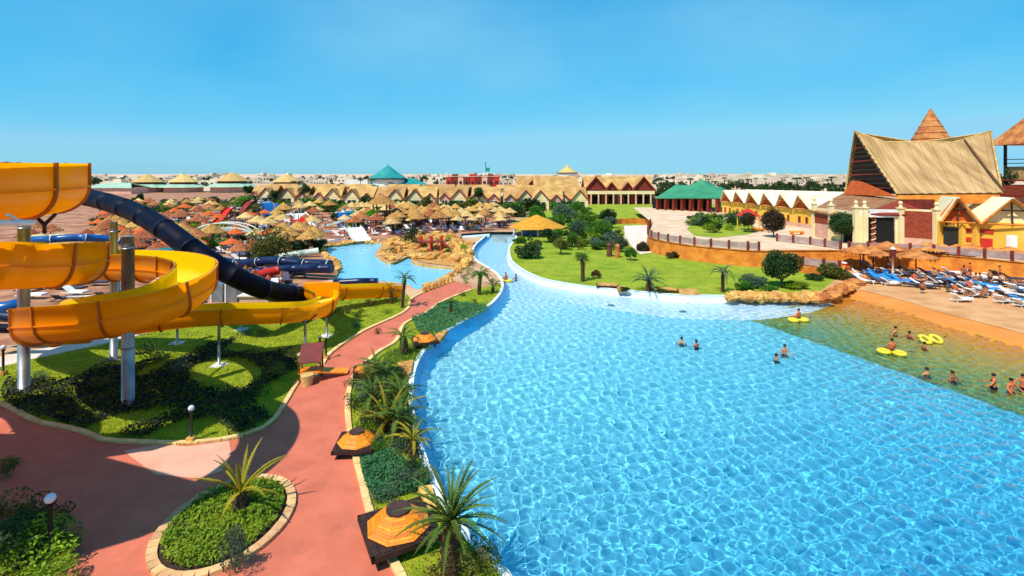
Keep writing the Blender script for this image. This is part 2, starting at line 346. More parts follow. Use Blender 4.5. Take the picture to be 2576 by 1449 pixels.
def grad_mat(name, stops, axis, rng, rough=0.7):
    m = bpy.data.materials.new(name); m.use_nodes = True; t = m.node_tree; b = t.nodes['Principled BSDF']
    g = t.nodes.new('ShaderNodeNewGeometry'); dp = t.nodes.new('ShaderNodeVectorMath'); dp.operation = 'DOT_PRODUCT'; dp.inputs[1].default_value = axis
    nn = t.nodes.new('ShaderNodeTexNoise'); nn.inputs['Scale'].default_value = 0.16; nn.inputs['Detail'].default_value = 5; t.links.new(g.outputs['Position'], nn.inputs[0])
    ad = t.nodes.new('ShaderNodeMath'); ad.operation = 'MULTIPLY_ADD'; ad.inputs[1].default_value = 5.0
    t.links.new(g.outputs['Position'], dp.inputs[0]); t.links.new(nn.outputs[0], ad.inputs[0]); t.links.new(dp.outputs['Value'], ad.inputs[2])
    mr = t.nodes.new('ShaderNodeMapRange'); mr.inputs['From Min'].default_value = rng[0]+2.5; mr.inputs['From Max'].default_value = rng[1]+2.5
    t.links.new(ad.outputs[0], mr.inputs[0]); rp = t.nodes.new('ShaderNodeValToRGB'); e = rp.color_ramp.elements
    e[0].position = stops[0][0]; e[0].color = col4(stops[0][1]); e[1].position = stops[-1][0]; e[1].color = col4(stops[-1][1])
    for q, c in stops[1:-1]: x = e.new(q); x.color = col4(c)
    t.links.new(mr.outputs[0], rp.inputs[0]); t.links.new(rp.outputs[0], b.inputs['Base Color']); b.inputs['Roughness'].default_value = rough
    return m
# painted pool floors: the deep end is a stronger blue than the shallow end
FL_pool = grad_mat('painted pool floor', [(0,'#2f9ac2'),(0.25,'#4cb0cc'),(0.6,'#78c4d4'),(0.85,'#9cd0dc'),(1,'#b8d8e2')], (-0.5,0.85,0), (0,42))
FL_wade = grad_mat('painted beach slope', [(0,'#4c7a44'),(0.3,'#7c9040'),(0.58,'#ab9036'),(0.82,'#d48a24'),(1,'#d08026')], (0.937,0.349,0), (33.5,50))
W_lag = water_mat('lagoon water', [(0,'#6cbcdc'),(1,'#7cc4e0')], (0,1,0), (50,90), 1.2, 0.25)
# ------------------------------------------------------------------ outlines
rimL = [(1345,1640),(1290,1465),(1258,1424),(1225,1393),(1165,1325),(1115,1250),(1084,1185),(1058,1110),(1042,1040),(1038,980),(1045,930),(1065,888),(1100,850),(1150,818),(1200,790),(1240,762),(1260,738),(1266,720),(1262,702),(1248,685),(1225,670),(1203,657),(1192,642),(1191,628),(1199,614),(1214,601),(1224,592)]
RIML = cr(pp(rimL), 5)
rimR = [(1291,583),(1296,594),(1294,604),(1282,617),(1278,628),(1279,642),(1287,659),(1315,680),(1358,699.6),(1400,709),(1462,719),(1552,729),(1645,737),(1707,743),(1770,744),(1836,745),(1890,747),(1942,747),(2000,744),(2060,738)]
RIMR = cr(pp(rimR), 5)
beachP = pp([(2060,738),(2100,722),(2154,728),(2217,742),(2300,764),(2367,786),(2470,812),(2576,840),(2760,895),(3100,1010),(4200,1500)])
BEACH = cr(beachP, 4)
# pool opening in the ground
WL = -0.55
far_in = pp([(1160,590),(1230,584)])
POOL = RIML + [P(1190,597), P(1157,597), P(1162,588), P(1230,583)] + RIMR + BEACH[1:] + [P(3600,2600), P(1500,2600)]
lag = [(802,622),(844,616),(908,609),(959,609),(957,622),(944,639),(974,658),(995,658),(1033,642),(1036,656),(1067,666),(1152,675),(1159,681),(1131,697),(1067,722),(1046,727),(1021,714),(972,708),(919,708),(859,708),(840,705),(851,680),(844,654),(823,645),(812,628)]
LAG = cr(pp(lag), 4, True)
outer = [Vector((-9000,-60,0)), Vector((9000,-60,0)), Vector((9000,14000,0)), Vector((-9000,14000,0))]
v, f = cdt(outer, [POOL, LAG], [Vector((x, y)) for x in range(-400,401,50) for y in range(60,500,55)])
mb = MB(); mb.add([(x,y,-0.02) for x,y in v], f); g_ = tag(obj('ground', mb, M_['ground']), None, None, None, 'structure')
mb = MB(); mb.add([Vector((-9000,330,0.02)), Vector((9000,330,0.02)), Vector((9000,13900,0.02)), Vector((-9000,13900,0.02))], [(0,1,2,3)]); tag(obj('desert_plain', mb, M_['desert']), None, None, None, 'structure')
# ---- main pool
def loft(name, A, B, m, kind='structure', parent=None, mi=0):
    mb = MB(); n = len(A); mb.add(list(A)+list(B), [(i,i+1,n+i+1,n+i) for i in range(n-1)], 0, False); return tag(obj(name, mb, m, parent), None, None, None, kind)
inL = [p+Vector((0,0,WL-0.97)) for p in offs(RIML, -0.75)]
tp = [p+Vector((0,0,0.06)) for p in RIML]
loft('pool_wall', tp, inL, M_['poolwall']).cycles.is_caustics_receiver = True
mb = MB(); a = [p+Vector((0,0,0.065)) for p in offs(RIML, -0.04)]; b = [p+Vector((0,0,0.065)) for p in offs(RIML, 0.24)]; n = len(a)
lo = [p-Vector((0,0,0.16)) for p in a]; lo2 = [p-Vector((0,0,0.16)) for p in b]
mb.add(a+b, [(i,i+1,n+i+1,n+i) for i in range(n-1)]); mb.add(a+lo, [(i,i+1,n+i+1,n+i) for i in range(n-1)]); mb.add(b+lo2, [(i,i+1,n+i+1,n+i) for i in range(n-1)])
tag(obj('pool_coping', mb, M_['coping']), None, None, None, 'structure')
# far bank: a pale slab that runs down under the water
FD = WL-0.95
wid = [0.7+4.6*max(0,min(1,(i-20)/40.0)) for i in range(len(RIMR))]
inR = []
for i, p in enumerate(RIMR):
    t_ = RIMR[min(i+1,len(RIMR)-1)]-RIMR[max(i-1,0)]; t_.z = 0; t_.normalize(); inR.append(p+Vector((t_.y,-t_.x,0))*wid[i]+Vector((0,0,FD)))
ramp_m = mat('pale shallow slab', '#b9d4ea')
rt = [p+Vector((0,0,-0.36)) for p in RIMR]
loft('pool_ramp', rt, inR, ramp_m).cycles.is_caustics_receiver = True
loft('pool_step', [p+Vector((0,0,0.03)) for p in RIMR], rt, M_['coping'])
a = [p+Vector((0,0,0.045)) for p in offs(RIMR, -0.05)]; b = [p+Vector((0,0,0.045)) for p in offs(RIMR, 0.3)]
loft('pool_edge', a, b, M_['coping'])
mb = MB(); mb.slab([P(1190,603), P(1150,600), P(1150,588), P(1232,582), P(1231,590)], WL-0.3, WL+0.12); tag(obj('shallow_slab', mb, M_['ramp']), None, None, None, 'structure')
E0 = P(1850,785,WL); E1 = P(2576,1030,WL); E2 = E1+(E1-E0)*2.4
BW = [p+Vector((-1.3,-0.6,WL+0.06)) for p in [P(2040,752)]+BEACH]
loft('beach_step', [p+Vector((0.1,0.1,0.012)) for p in [P(2040,752)]+BEACH], BW, mat('wet tan edge','#d4873c','#cc7c30',0.5,0.6,0.3,8))
K = len(BW); Lw = [E0.lerp(E2, (i/(K-1))**1.5)+Vector((0,0,-0.95)) for i in range(K)]
mb = MB(); rows = 10
for r_ in range(rows+1): mb.v += [tuple(a_.lerp(b_, r_/rows)) for a_, b_ in zip(Lw, BW)]
mb.f = [(r_*K+i, r_*K+i+1, (r_+1)*K+i+1, (r_+1)*K+i) for r_ in range(rows) for i in range(K-1)]; mb.mi = [0]*len(mb.f); mb.sm = [True]*len(mb.f)
o = tag(obj('beach_slope', mb, FL_wade), None, None, None, 'structure'); o.cycles.is_caustics_receiver = True
pw = [Vector((-16,-5,0)), Vector((70,-5,0)), Vector((70,150,0)), Vector((-30,150,0)), Vector((-30,60,0)), Vector((-16,30,0))]
o = sheet('pool_floor', pw, FD-0.01, FL_pool); o.cycles.is_caustics_receiver = True
import numpy as np
def waves(x, y, seed=5):
    rs = np.random.RandomState(seed); h = np.zeros_like(x)
    for k in range(52):
        lam = 0.18*(1.0/0.18)**rs.rand(); a = rs.rand()*2*np.pi; ph = rs.rand()*2*np.pi; A = 0.0064*lam**1.15
        h += A*np.sin(2*np.pi*(x*np.cos(a)+y*np.sin(a))/lam+ph+0.9*np.sin((x*0.9+y*0.7)*0.35+k)+0.7*np.sin((x*0.5-y*0.8)*0.6+2*k))
    return h
ys = [11.5]
while ys[-1] < 135: ys.append(ys[-1]+max(0.06, ys[-1]*0.0042))
ys = np.array(ys); us = np.linspace(-0.26, 1.14, 530)
YY, UU = np.meshgrid(ys, us, indexing='ij'); XX = UU*YY; ZZ = WL+waves(XX,YY)
nr, nc = XX.shape; vs = np.stack([XX,YY,ZZ],-1).reshape(-1,3)
idx = np.arange(nr*nc, dtype=np.int32).reshape(nr,nc); fs = np.stack([idx[:-1,:-1],idx[:-1,1:],idx[1:,1:],idx[1:,:-1]],-1).reshape(-1)
me = bpy.data.meshes.new('pool_water'); me.vertices.add(len(vs)); me.vertices.foreach_set('co', vs.astype(np.float32).ravel()); me.loops.add(len(fs)); me.loops.foreach_set('vertex_index', fs)
me.polygons.add(len(fs)//4); me.polygons.foreach_set('loop_start', np.arange(0,len(fs),4,dtype=np.int32)); me.polygons.foreach_set('loop_total', np.full(len(fs)//4,4,dtype=np.int32)); me.polygons.foreach_set('use_smooth',[True]*(len(fs)//4)); me.update(calc_edges=True)
wm = bpy.data.materials.new('clear water'); wm.use_nodes = True; b = wm.node_tree.nodes['Principled BSDF']; b.inputs['Transmission Weight'].default_value = 1; b.inputs['IOR'].default_value = 1.33; b.inputs['Roughness'].default_value = 0.0; b.inputs['Base Color'].default_value = (0.93,1,1,1)
me.materials.append(wm); wo_ = tag(link('pool_water', me), None, None, None, 'structure'); wo_.cycles.is_caustics_caster = True
sd.cycles.is_caustics_light = True
# lagoon
loft('lagoon_wall', [p+Vector((0,0,0.0)) for p in LAG]+[LAG[0].copy()], [p+Vector((0,0,-0.5)) for p in LAG]+[LAG[0]+Vector((0,0,-0.5))], M_['sandstone'])
ctr = sum(LAG, Vector())/len(LAG)
sheet('lagoon_water', [p+(p-ctr).normalized()*0.4 for p in LAG], -0.3, W_lag)
# ------------------------------------------------------------------ lawns, paths
lawnL = cr(pp([(-60,1010),(0,1020),(50,1047),(93,1067),(152,1078),(208,1092),(253,1112),(337,1117),(461,1120),(576,1108),(647,1089),(689,1064),(718,1022),(740,985),(757,957)]),4) \
  + pp([(765,948),(800,915),(838,887),(918,834),(1006,794),(1031,774),(1036,754),(1018,738),(930,742),(850,745),(700,760),(640,765),(560,785),(490,809),(272,864),(75,906),(-60,940)])
sheet('lawn', lawnL, 0.03, M_['lawn'])
path = cr(pp([(-200,1010),(0,1020),(50,1047),(93,1067),(152,1078),(208,1092),(253,1112),(337,1117),(461,1120),(576,1108),(647,1089),(689,1064),(718,1022),(740,985),(757,957)]),4) \
  + cr(pp([(790,957),(812,937),(816,917),(838,887),(918,834),(1006,794),(1031,774),(1036,754),(1068,737),(1143,707)]),4) + pp([(1186,718)])
PR = cr(pp([(1186,729),(1111,759),(1068,789),(1013,817),(993,859),(950,885),(928,904),(905,924),(886,947),(874,975),(869,1010),(868,1042),(873,1095),(884,1137),(892,1180),(904,1221),(915,1275),(930,1320),(952,1370),(975,1415),(1000,1460),(1040,1560)]),4)
path = path + PR + [Vector((-3,4,0)), Vector((-45,4,0)), Vector((-45,28,0))]
# bottom left planting bed cut from the path
sheet('red_path', path, 0.012, M_['red'])
sheet('sunlit_pink_paving', pp([(310,1135),(400,1118),(470,1124),(576,1110),(582,1140),(560,1185),(500,1205),(390,1195)]), 0.02, M_['pink'])  # sunlit gap in the coil shadow, put into the colour as paler paving
EAST = [P(1186,729)] + PR[1:] + [p for p in offs(RIML, 0.2)][2:88]
sheet('east_bed', EAST, 0.02, M_['lawn'])
sheet('concrete_walk', pp([(-80,945),(75,905),(272,864),(490,809),(600,775),(590,768),(475,800),(330,822),(237,843),(135,872),(70,884),(-80,915)]), 0.02, M_['white_pave'])
farL = [p for p in offs(RIMR, 0.28)][8:]
sheet('far_lawn', farL+pp([(2085,722),(2120,705),(2105,688),(2030,672),(1909,664),(1800,655),(1701,648),(1639,636),(1590,622),(1572,600),(1568,575),(1500,556),(1420,556),(1345,575),(1315,590)]), 0.0, M_['lawn2'])
sheet('back_lawn', pp([(1330,545),(1420,517),(1470,513),(1880,513),(1900,530),(1730,553),(1640,566),(1572,575),(1500,560),(1420,560),(1345,578),(1300,585),(1290,560)]), 0.01, M_['lawn2'])
sheet('pink_walk', pp([(1570,568),(1640,566),(1632,590),(1640,636),(1610,640),(1585,615),(1572,600)]), 0.025, M_['white_pave'])
sheet('beach_deck', BEACH+[Vector((90,30,0)), Vector((90,66,0)), P(2400,690), P(2250,667), P(2110,668), P(2105,700), P(2060,736)], 0.005, M_['beach'])
sheet('resort_court', pp([(-600,640),(-500,480),(640,478),(860,530),(1290,528),(1300,575),(1230,582),(1160,588),(960,607),(908,607),(844,614),(800,620),(810,646),(850,680),(838,706),(760,720),(640,760),(480,800),(200,850),(-300,900)]), 0.0, mat('terracotta paving','#c08c68','#93593c',0.3,0.9,0.4,3,detail=8,blotch=(0.25,'#6e4430',0.8)))
# ------------------------------------------------------------------ kerbs
def kerb(name, line, w_, h, step, m, z=0.0, label='cream kerb stones', gap=0.02):
    pts = resample(line, step); root = link(name, None); tag(root, None, None, None, 'structure')
    for a, b in zip(pts, pts[1:]):
        d = (b-a); L = d.length
        if L < step*0.3: continue
        mb = MB(); R = random.random()
        mb.box((0,0,h/2), (L-gap, w_*(0.96+0.08*R), h*(0.97+0.06*R))); c = (a+b)/2
        link('kerb_stone', mb.mesh('kerb_stone', m), root, (c.x, c.y, z), math.atan2(d.y, d.x))
    return root
random.seed(4)
kerb('path_kerb', offs(PR, 0.12)[::-1], 0.26, 0.14, 0.8, M_['kerb'])
kerb('lawn_kerb', offs(lawnL[2:57], 0.1), 0.22, 0.12, 0.9, M_['kerb'])
kerb('lawn_kerb', offs(cr(pp([(816,917),(838,887),(918,834),(1006,794),(1031,774),(1036,754),(1068,737)]),4), 0.1), 0.25, 0.13, 1.0, M_['kerb'])
# round bed
BC = Vector((-9.8,17.35,0)); RX, RY = 1.95, 2.45
def ell(rx, ry, n): return [BC+Vector((rx*math.cos(2*PI*k/n), ry*math.sin(2*PI*k/n), 0)) for k in range(n)]
sheet('bed_soil', ell(1.8,2.3,40), 0.07, M_['soil'])
EK = ell(RX,RY,60); kerb('bed_kerb', EK+[EK[0]], 0.30, 0.14, 0.36, mat('pinkish kerb stone','#deb07c','#c89a66',2.0,0.8,0.4,12,rnd=0.12))
# ------------------------------------------------------------------ vegetation
def leaves(mb, c, r, n, size, seed, clumps=9, mi=0, flat=0.0, shell=0.6, low=None):
    R = random.Random(seed); c = Vector(c); r = Vector(r) if not isinstance(r,(int,float)) else Vector((r,r,r)); cs = []
    for k in range(clumps):
        d = Vector((R.gauss(0,1), R.gauss(0,1), R.gauss(0,1))).normalized()*R.uniform(0.35,0.8)
        if d.z < -0.45: d.z *= 0.4
        cs.append((d, R.uniform(0.28,0.55)))
    for i in range(n):
        q, s = cs[i%clumps]; d = Vector((R.gauss(0,1), R.gauss(0,1), R.gauss(0,1))).normalized()*s*(R.random()**0.5 if R.random() > shell else 1)
        p = q+d
        if p.length > 1.08: p = p.normalized()*R.uniform(0.8,1.08)
        p = Vector((p.x*r.x, p.y*r.y, p.z*r.z))+c
        if low is not None and p.z < low: p.z = low+R.random()*0.1
        u = Vector((R.gauss(0,1), R.gauss(0,1), R.gauss(0,1)+flat)).normalized(); a = u.orthogonal().normalized(); a.rotate(Matrix.Rotation(R.random()*6.28, 3, u)); b = u.cross(a)
        L = size*R.uniform(0.6,1.3); W = L*0.45
        mb.add([p-a*L/2, p+b*W/2, p+a*L/2, p-b*W/2], [(0,1,2,3)], mi)
    return mb
def frond_mesh(name, L, droop, rise, w_, n, seed, thick=0.022):
    R = random.Random(seed); mb = MB(); pts = []
    for i in range(n+1):
        t = i/n; x = L*(t-0.18*droop*t*t); z = L*(rise*t-droop*0.85*t**2.2); pts.append(Vector((x,0,z)))
    mb.tube(pts, [thick*(1-0.8*i/n)+0.004 for i in range(n+1)], 4, 0, False)
    m = n*3
    for i in range(3, m+1):
        t = i/m; k = min(int(t*n), n-1); p = pts[k].lerp(pts[k+1], t*n-k); d = (pts[min(k+1,n)]-pts[max(k,0)]).normalized()
        for s in (-1,1):
            wl = w_*(math.sin(PI*min(1,t*0.93+0.10))**0.6)*R.uniform(0.8,1.15); side = (Vector((0,s,0))+d*0.75+Vector((0,0,R.uniform(0.05,0.5)))).normalized(); q = d*L/m*0.55
            mb.add([p-q, p+side*wl*0.6+q*0.3-Vector((0,0,0)), p+side*wl-Vector((0,0,wl*0.25)), p+q], [(0,1,2,3)], 0)
    return mb
FR = {}
def frond_set(key, L, droop, rise, w_, m, n=8, th=0.022):
    if key not in FR: FR[key] = [frond_mesh('frond', L, droop*q, rise*r_, w_, n, 7+i, th).mesh('frond', m) for i,(q,r_) in enumerate(((1,1),(0.8,1.15),(1.25,0.9)))]
    return FR[key]
def palm(label, base, h, fr, nf, lean=(0,0), el=(0.1,1.2), r=0.16, group=None, seed=0, dead=0, name='palm_tree', bark='bark', extra=None):
    R = random.Random(seed+100); t = thing(name, label, 'palm tree', base, 0, group)
    top = Vector((lean[0], lean[1], h)); pts = [Vector((0,0,-0.05)), Vector((lean[0]*0.3, lean[1]*0.3, h*0.45)), top]; pts = cr(pts, 5)
    mb = MB(); nn = len(pts); mb.tube(pts, [r*(1.25-0.4*i/nn)*(1+0.12*(i%2)) for i in range(nn)], 9)
    for i in range(int(h/0.16)):        # cut leaf bases round the trunk
        for k in range(6):
            a = k*PI/3+i*0.5; q = i*0.16/h*(nn-1); p = pts[min(int(q),nn-2)].lerp(pts[min(int(q),nn-2)+1], q-int(q)) if nn > 1 else top
            mb.box(p+Vector((math.cos(a)*r*1.12, math.sin(a)*r*1.12, 0)), (0.07,0.1,0.13), a, ry=0.35)
    obj('trunk', mb, M_[bark], t)
    for i in range(nf):
        a = i*2.399+R.uniform(-0.2,0.2); e = el[0]+(el[1]-el[0])*(i/nf)+R.uniform(-0.08,0.08)
        f_ = link('frond', fr[i%len(fr)], t, top+Vector((0.05*math.cos(a),0.05*math.sin(a),0.04)), 0, R.uniform(0.82,1.1)); f_.rotation_euler = (0, -e, a)
    if extra:
        for i in range(dead):
            a = i*2.1+R.uniform(-0.3,0.3); f_ = link('dry_frond', extra[i%len(extra)], t, top, 0, R.uniform(0.7,0.95)); f_.rotation_euler = (0, R.uniform(0.7,1.1), a); f_['label'] = 'drooping dry brown frond'
    return t
def bush_mesh(seed, leaf, n, size, rx=1, rz=0.75, clumps=10, stems=5):
    mb = MB(); leaves(mb, (0,0,rz*0.95), (rx,rx,rz), n, size, seed, clumps, low=0.02)
    R = random.Random(seed)
    mb2 = MB()
    for k in range(stems):
        a = R.random()*6.28; mb2.tube([Vector((0.08*math.cos(a),0.08*math.sin(a),-0.03)), Vector((0.45*rx*math.cos(a),0.45*rx*math.sin(a),rz*0.8))], [0.035,0.012], 4, 0, False)
    return mb.mesh('foliage', leaf), mb2.mesh('stem', M_['barkg'])
BM = {}
def bush(label, base, r, h, kind='green', v=0, n=420, size=0.2, group=None, name='shrub', cat='shrub', rz=None, fine=False):
    k = (kind, v, n, size)
    if k not in BM: BM[k] = bush_mesh(v*13+3, LEAF[kind], n, size)
    t = thing(name, label, cat, base, (v*1.3 if rz is None else rz), group, (r, r, h/1.5))
    link('foliage', BM[k][0], t); link('stem', BM[k][1], t); return t
TM = {}
def tree(label, base, h, r, kind='dark', v=0, n=900, size=0.22, round_=False, trunk=None, group=None, name='tree', rzr=0.9, tr=0.09):
    tr_h = trunk if trunk is not None else h*0.45; cz = h-r*rzr
    t = thing(name, label, 'tree', base, 0, group); mb = MB()
    if round_: 
        R = random.Random(v+5)
        for i in range(n):
            d = Vector((R.gauss(0,1),R.gauss(0,1),R.gauss(0,1))).normalized(); p = d*r*R.uniform(0.66,1.04)*(1+0.09*math.sin(5*d.x+3*d.z+v)+0.07*math.sin(9*d.y+7*d.z)); p = p+Vector((0,0,cz))
            u = (d+Vector((R.gauss(0,.5),R.gauss(0,.5),R.gauss(0,.5)))).normalized(); a = u.orthogonal().normalized(); a.rotate(Matrix.Rotation(R.random()*6.28,3,u)); b = u.cross(a); L = size*R.uniform(.6,1.3)
            mb.add([p-a*L/2,p+b*L*.25,p+a*L/2,p-b*L*.25],[(0,1,2,3)])
    else: leaves(mb, (0,0,cz), (r,r,r*rzr), n, size, v*7+1, 12)
    obj('crown', mb, LEAF[kind], t)
    mb = MB(); R = random.Random(v); mb.tube([Vector((0,0,-0.05)), Vector((0.05,0.03,tr_h*0.6)), Vector((0,0,cz-r*0.2))], [tr*1.3, tr, tr*0.6], 7)
    for k in range(5):
        a = k*1.26+v; mb.tube([Vector((0,0,tr_h*0.85)), Vector((r*0.5*math.cos(a), r*0.5*math.sin(a), cz+r*0.2*R.uniform(-1,1)))], [tr*0.5, tr*0.15], 5, 0, False)
    obj('trunk', mb, M_['barkg'], t); return t
def cover(name, poly, z, h, m, n, size, label, seed=1, cat=None, holes=()):   # creeping ground cover nobody could count
    R = random.Random(seed); mb = MB(); x0 = min(p.x for p in poly); x1 = max(p.x for p in poly); y0 = min(p.y for p in poly); y1 = max(p.y for p in poly); k = 0; tries = 0
    while k < n and tries < n*12:
        tries += 1; x = R.uniform(x0,x1); y = R.uniform(y0,y1)
        if not inside(x, y, poly) or any(inside(x, y, q) for q in holes): continue
        hh = h*(0.35+0.65*(0.5+0.5*math.sin(x*3.1+1.3*math.sin(y*2.3))*math.cos(y*2.7)))*R.uniform(0.3,1); p = Vector((x,y,z+hh))
        u = Vector((R.gauss(0,0.8),R.gauss(0,0.8),1)).normalized(); a = u.orthogonal().normalized(); a.rotate(Matrix.Rotation(R.random()*6.28,3,u)); b = u.cross(a); L = size*R.uniform(.6,1.4)
        mb.add([p-a*L/2,p+b*L*.22,p+a*L/2,p-b*L*.22],[(0,1,2,3)]); k += 1
    return tag(obj(name, mb, m), label, cat, None, 'stuff')
def blades(name, poly, z, n, hgt, m, label, seed=2, holes=()):
    R = random.Random(seed); mb = MB(); vs = []; fs = []; x0 = min(p.x for p in poly); x1 = max(p.x for p in poly); y0 = min(p.y for p in poly); y1 = max(p.y for p in poly); k = 0; tr = 0
    while k < n and tr < 14*n:
        tr += 1; y = y0+(y1-y0)*R.random()**1.6; x = R.uniform(x0,x1)
        if not inside(x,y,poly): continue
        a = R.random()*6.28; hh = hgt*R.uniform(0.5,1.3)*(1+y/80); wd = hh*0.28; dx, dy = math.cos(a)*wd, math.sin(a)*wd; lx, ly = R.gauss(0,hh*.5), R.gauss(0,hh*.5); b = len(vs)
        vs += [(x-dx,y-dy,z-0.01),(x+dx,y+dy,z-0.01),(x+lx,y+ly,z+hh)]; fs.append((b,b+1,b+2)); k += 1
    mb.add(vs, fs); return tag(obj(name, mb, m), label, None, None, 'stuff')
GR = mat('grass blades', '#bcc23a', '#92a428', 0.7, 0.7, transl=0.4, rnd=0, spec=0.1)
blades('grass', lawnL, 0.03, 52000, 0.07, GR, 'short bright green grass on the lawn under the yellow slide')
blades('grass', EAST, 0.02, 9000, 0.07, GR, 'short green grass in the bed along the pool wall', 3)
blades('grass', farL+pp([(2085,722),(2105,688),(2030,672),(1909,664),(1701,648),(1590,622),(1568,575),(1420,556),(1315,590)]), 0.0, 22000, 0.06, GR, 'short grass on the lawn across the pool', 4)
# near lawn undergrowth: darkened leaves imitate shade, gaps the sunny patches
def star(cx, cy, rx, ry, n=18, j=0.18, z=0, seed=0):
    R = random.Random(seed); return [P(cx+rx*math.cos(2*PI*k/n)*(1+R.uniform(-j,j)), cy+ry*math.sin(2*PI*k/n)*(1+R.uniform(-j,j)), z) for k in range(n)]
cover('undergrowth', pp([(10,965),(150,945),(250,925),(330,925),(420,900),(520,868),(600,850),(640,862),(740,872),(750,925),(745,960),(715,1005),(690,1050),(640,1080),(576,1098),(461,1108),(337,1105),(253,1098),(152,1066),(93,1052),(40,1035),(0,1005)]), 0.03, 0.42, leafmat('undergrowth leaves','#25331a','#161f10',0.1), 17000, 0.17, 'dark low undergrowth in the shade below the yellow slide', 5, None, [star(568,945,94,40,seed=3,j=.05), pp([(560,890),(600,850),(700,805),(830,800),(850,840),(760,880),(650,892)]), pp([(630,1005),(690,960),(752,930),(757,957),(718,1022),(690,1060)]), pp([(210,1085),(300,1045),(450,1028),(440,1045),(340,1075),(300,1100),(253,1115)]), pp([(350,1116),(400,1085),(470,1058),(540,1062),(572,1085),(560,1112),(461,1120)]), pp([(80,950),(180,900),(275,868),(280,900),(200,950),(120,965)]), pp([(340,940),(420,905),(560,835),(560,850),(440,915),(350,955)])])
ISL = ell(1.72,2.2,26)
cover('ground_cover', ISL, 0.1, 0.38, LEAF['lime'], 6500, 0.13, 'lime green leafy ground cover filling the round bed', 6)
hedge1 = pp([(905,1150),(935,1135),(985,1150),(1030,1170),(1078,1195),(1085,1225),(1060,1240),(1000,1252),(945,1275),(925,1240),(908,1190)])
cover('ground_cover', hedge1, 0.05, 0.42, LEAF['blue'], 6500, 0.13, 'blue green creeping shrubs between the two near timber skylights', 7)
hedge2 = pp([(1035,805),(1068,792),(1110,765),(1150,762),(1225,773),(1223,790),(1160,815),(1105,843),(1050,838)])
cover('ground_cover', hedge2, 0.05, 0.38, LEAF['blue'], 7000, 0.17, 'blue green clipped ground cover beside the curve of the pool', 8)
cover('ground_cover', pp([(1060,905),(1020,925),(960,912),(975,885),(1040,870)]), 0.05, 0.2, LEAF['green'], 1500, 0.12, 'bright green ground cover by the pool wall', 9)
F_up = frond_set('up', 1.75, 0.42, 0.10, 0.16, LEAF['palm'], 9, 0.03)
F_mid = frond_set('mid', 1.5, 0.8, 0.25, 0.22, LEAF['palm'])
F_yel = frond_set('yel', 1.9, 0.35, 0.12, 0.17, LEAF['palmy'], 9, 0.045)
F_dry = frond_set('dry', 1.2, 0.6, 0.1, 0.14, LEAF['brown'])
F_sm = frond_set('sm', 1.2, 0.75, 0.3, 0.22, LEAF['palm'], 6)
F_big = frond_set('big', 2.3, 0.7, 0.3, 0.3, LEAF['grey'], 7, 0.03)
palm('spiky young palm with upright green fronds by the nearest timber skylight and the pool', P(1133,1440), 1.45, F_up, 48, (0.0,0.1), (-0.1,1.5), 0.24, seed=1, dead=7, extra=F_dry)
palm('short palm with long yellow green fronds in the round kerbed bed', P(606,1292), 0.75, F_yel, 13, (0,0), (0.15,1.4), 0.2, seed=2)
palm('leaning small palm at the edge of the red path by the far timber skylight', P(1018,892), 1.15, F_mid, 12, (-0.1,0), (0.0,1.1), 0.2, seed=3, dead=4, extra=F_dry)
palm('wide fan of green fronds at the bend of the red path', P(966,985), 0.9, F_mid, 16, (0,0), (0.1,1.3), 0.2, seed=4)
palm('half yellow palm above the planting beside the square skylight', P(1000,1105), 0.9, F_mid, 14, (0,0), (0.1,1.2), 0.2, seed=5, dead=5, extra=F_dry)
palm('low yellowing palm against the shaded pool wall', P(1040,1150), 0.7, frond_set('yel2',1.2,0.6,0.2,0.16,LEAF['palmy'],7), 13, (0,0), (0.0,1.2), 0.16, seed=6, dead=3, extra=F_dry)
palm('slender palm standing where the lawn meets the lagoon', P(1012,775), 2.6, F_sm, 13, (0.25,0), (-0.2,1.2), 0.1, seed=7)
palm('small palm in the blue green ground cover', P(1133,793), 1.0, frond_set('ss',0.7,0.8,0.3,0.14,LEAF['dark'],5), 12, (0.05,0), (-0.2,1.1), 0.09, seed=8)
palm('palm with a thick round crown on the lawn across the pool', P(1466,708), 2.6, F_sm, 18, (0,0), (-0.5,1.2), 0.17, seed=9, dead=6, extra=F_dry)
palm('bushy many stemmed palm at the far bank of the pool', P(1632,733), 0.9, F_big, 26, (0,0), (0.0,1.35), 0.25, seed=10)
palm('palm with arching fronds left of the big leafy tree', P(1818,735), 1.9, frond_set('b2',1.7,0.9,0.35,0.26,LEAF['grey'],7), 15, (0,0), (-0.2,1.1), 0.13, seed=11)
palm('umbrella shaped small palm near the red path end', P(1205,742), 2.0, frond_set('b3',1.4,0.9,0.3,0.3,LEAF['green'],6), 20, (0.15,0), (-0.3,0.9), 0.14, seed=12)
palm('short palm at the tip of the bed where the canal narrows', P(1240,738), 0.7, F_sm, 9, (0,0), (0,1.1), 0.12, seed=13)
palm('bare looking palm behind the yellow slide outlet', P(985,765), 1.3, F_dry, 10, (0,0), (0,1.2), 0.09, seed=14)
bush('silvery leafless shrub rising from the front of the round bed', P(598,1440), 0.5, 1.5, 'grey', 1, 1700, 0.12)
bush('tall tangled bush at the foot of the spiky young palm', P(1190,1440), 0.9, 1.0, 'olive', 2, 900, 0.14)
bush('dry flowering bush between spiky palm and pool coping', P(1235,1455), 0.6, 0.6, 'lime', 3, 500, 0.12)
bush('leafy bush under the spiky palm trunk', P(1110,1475), 0.6, 0.9, 'brown', 4, 500, 0.14)
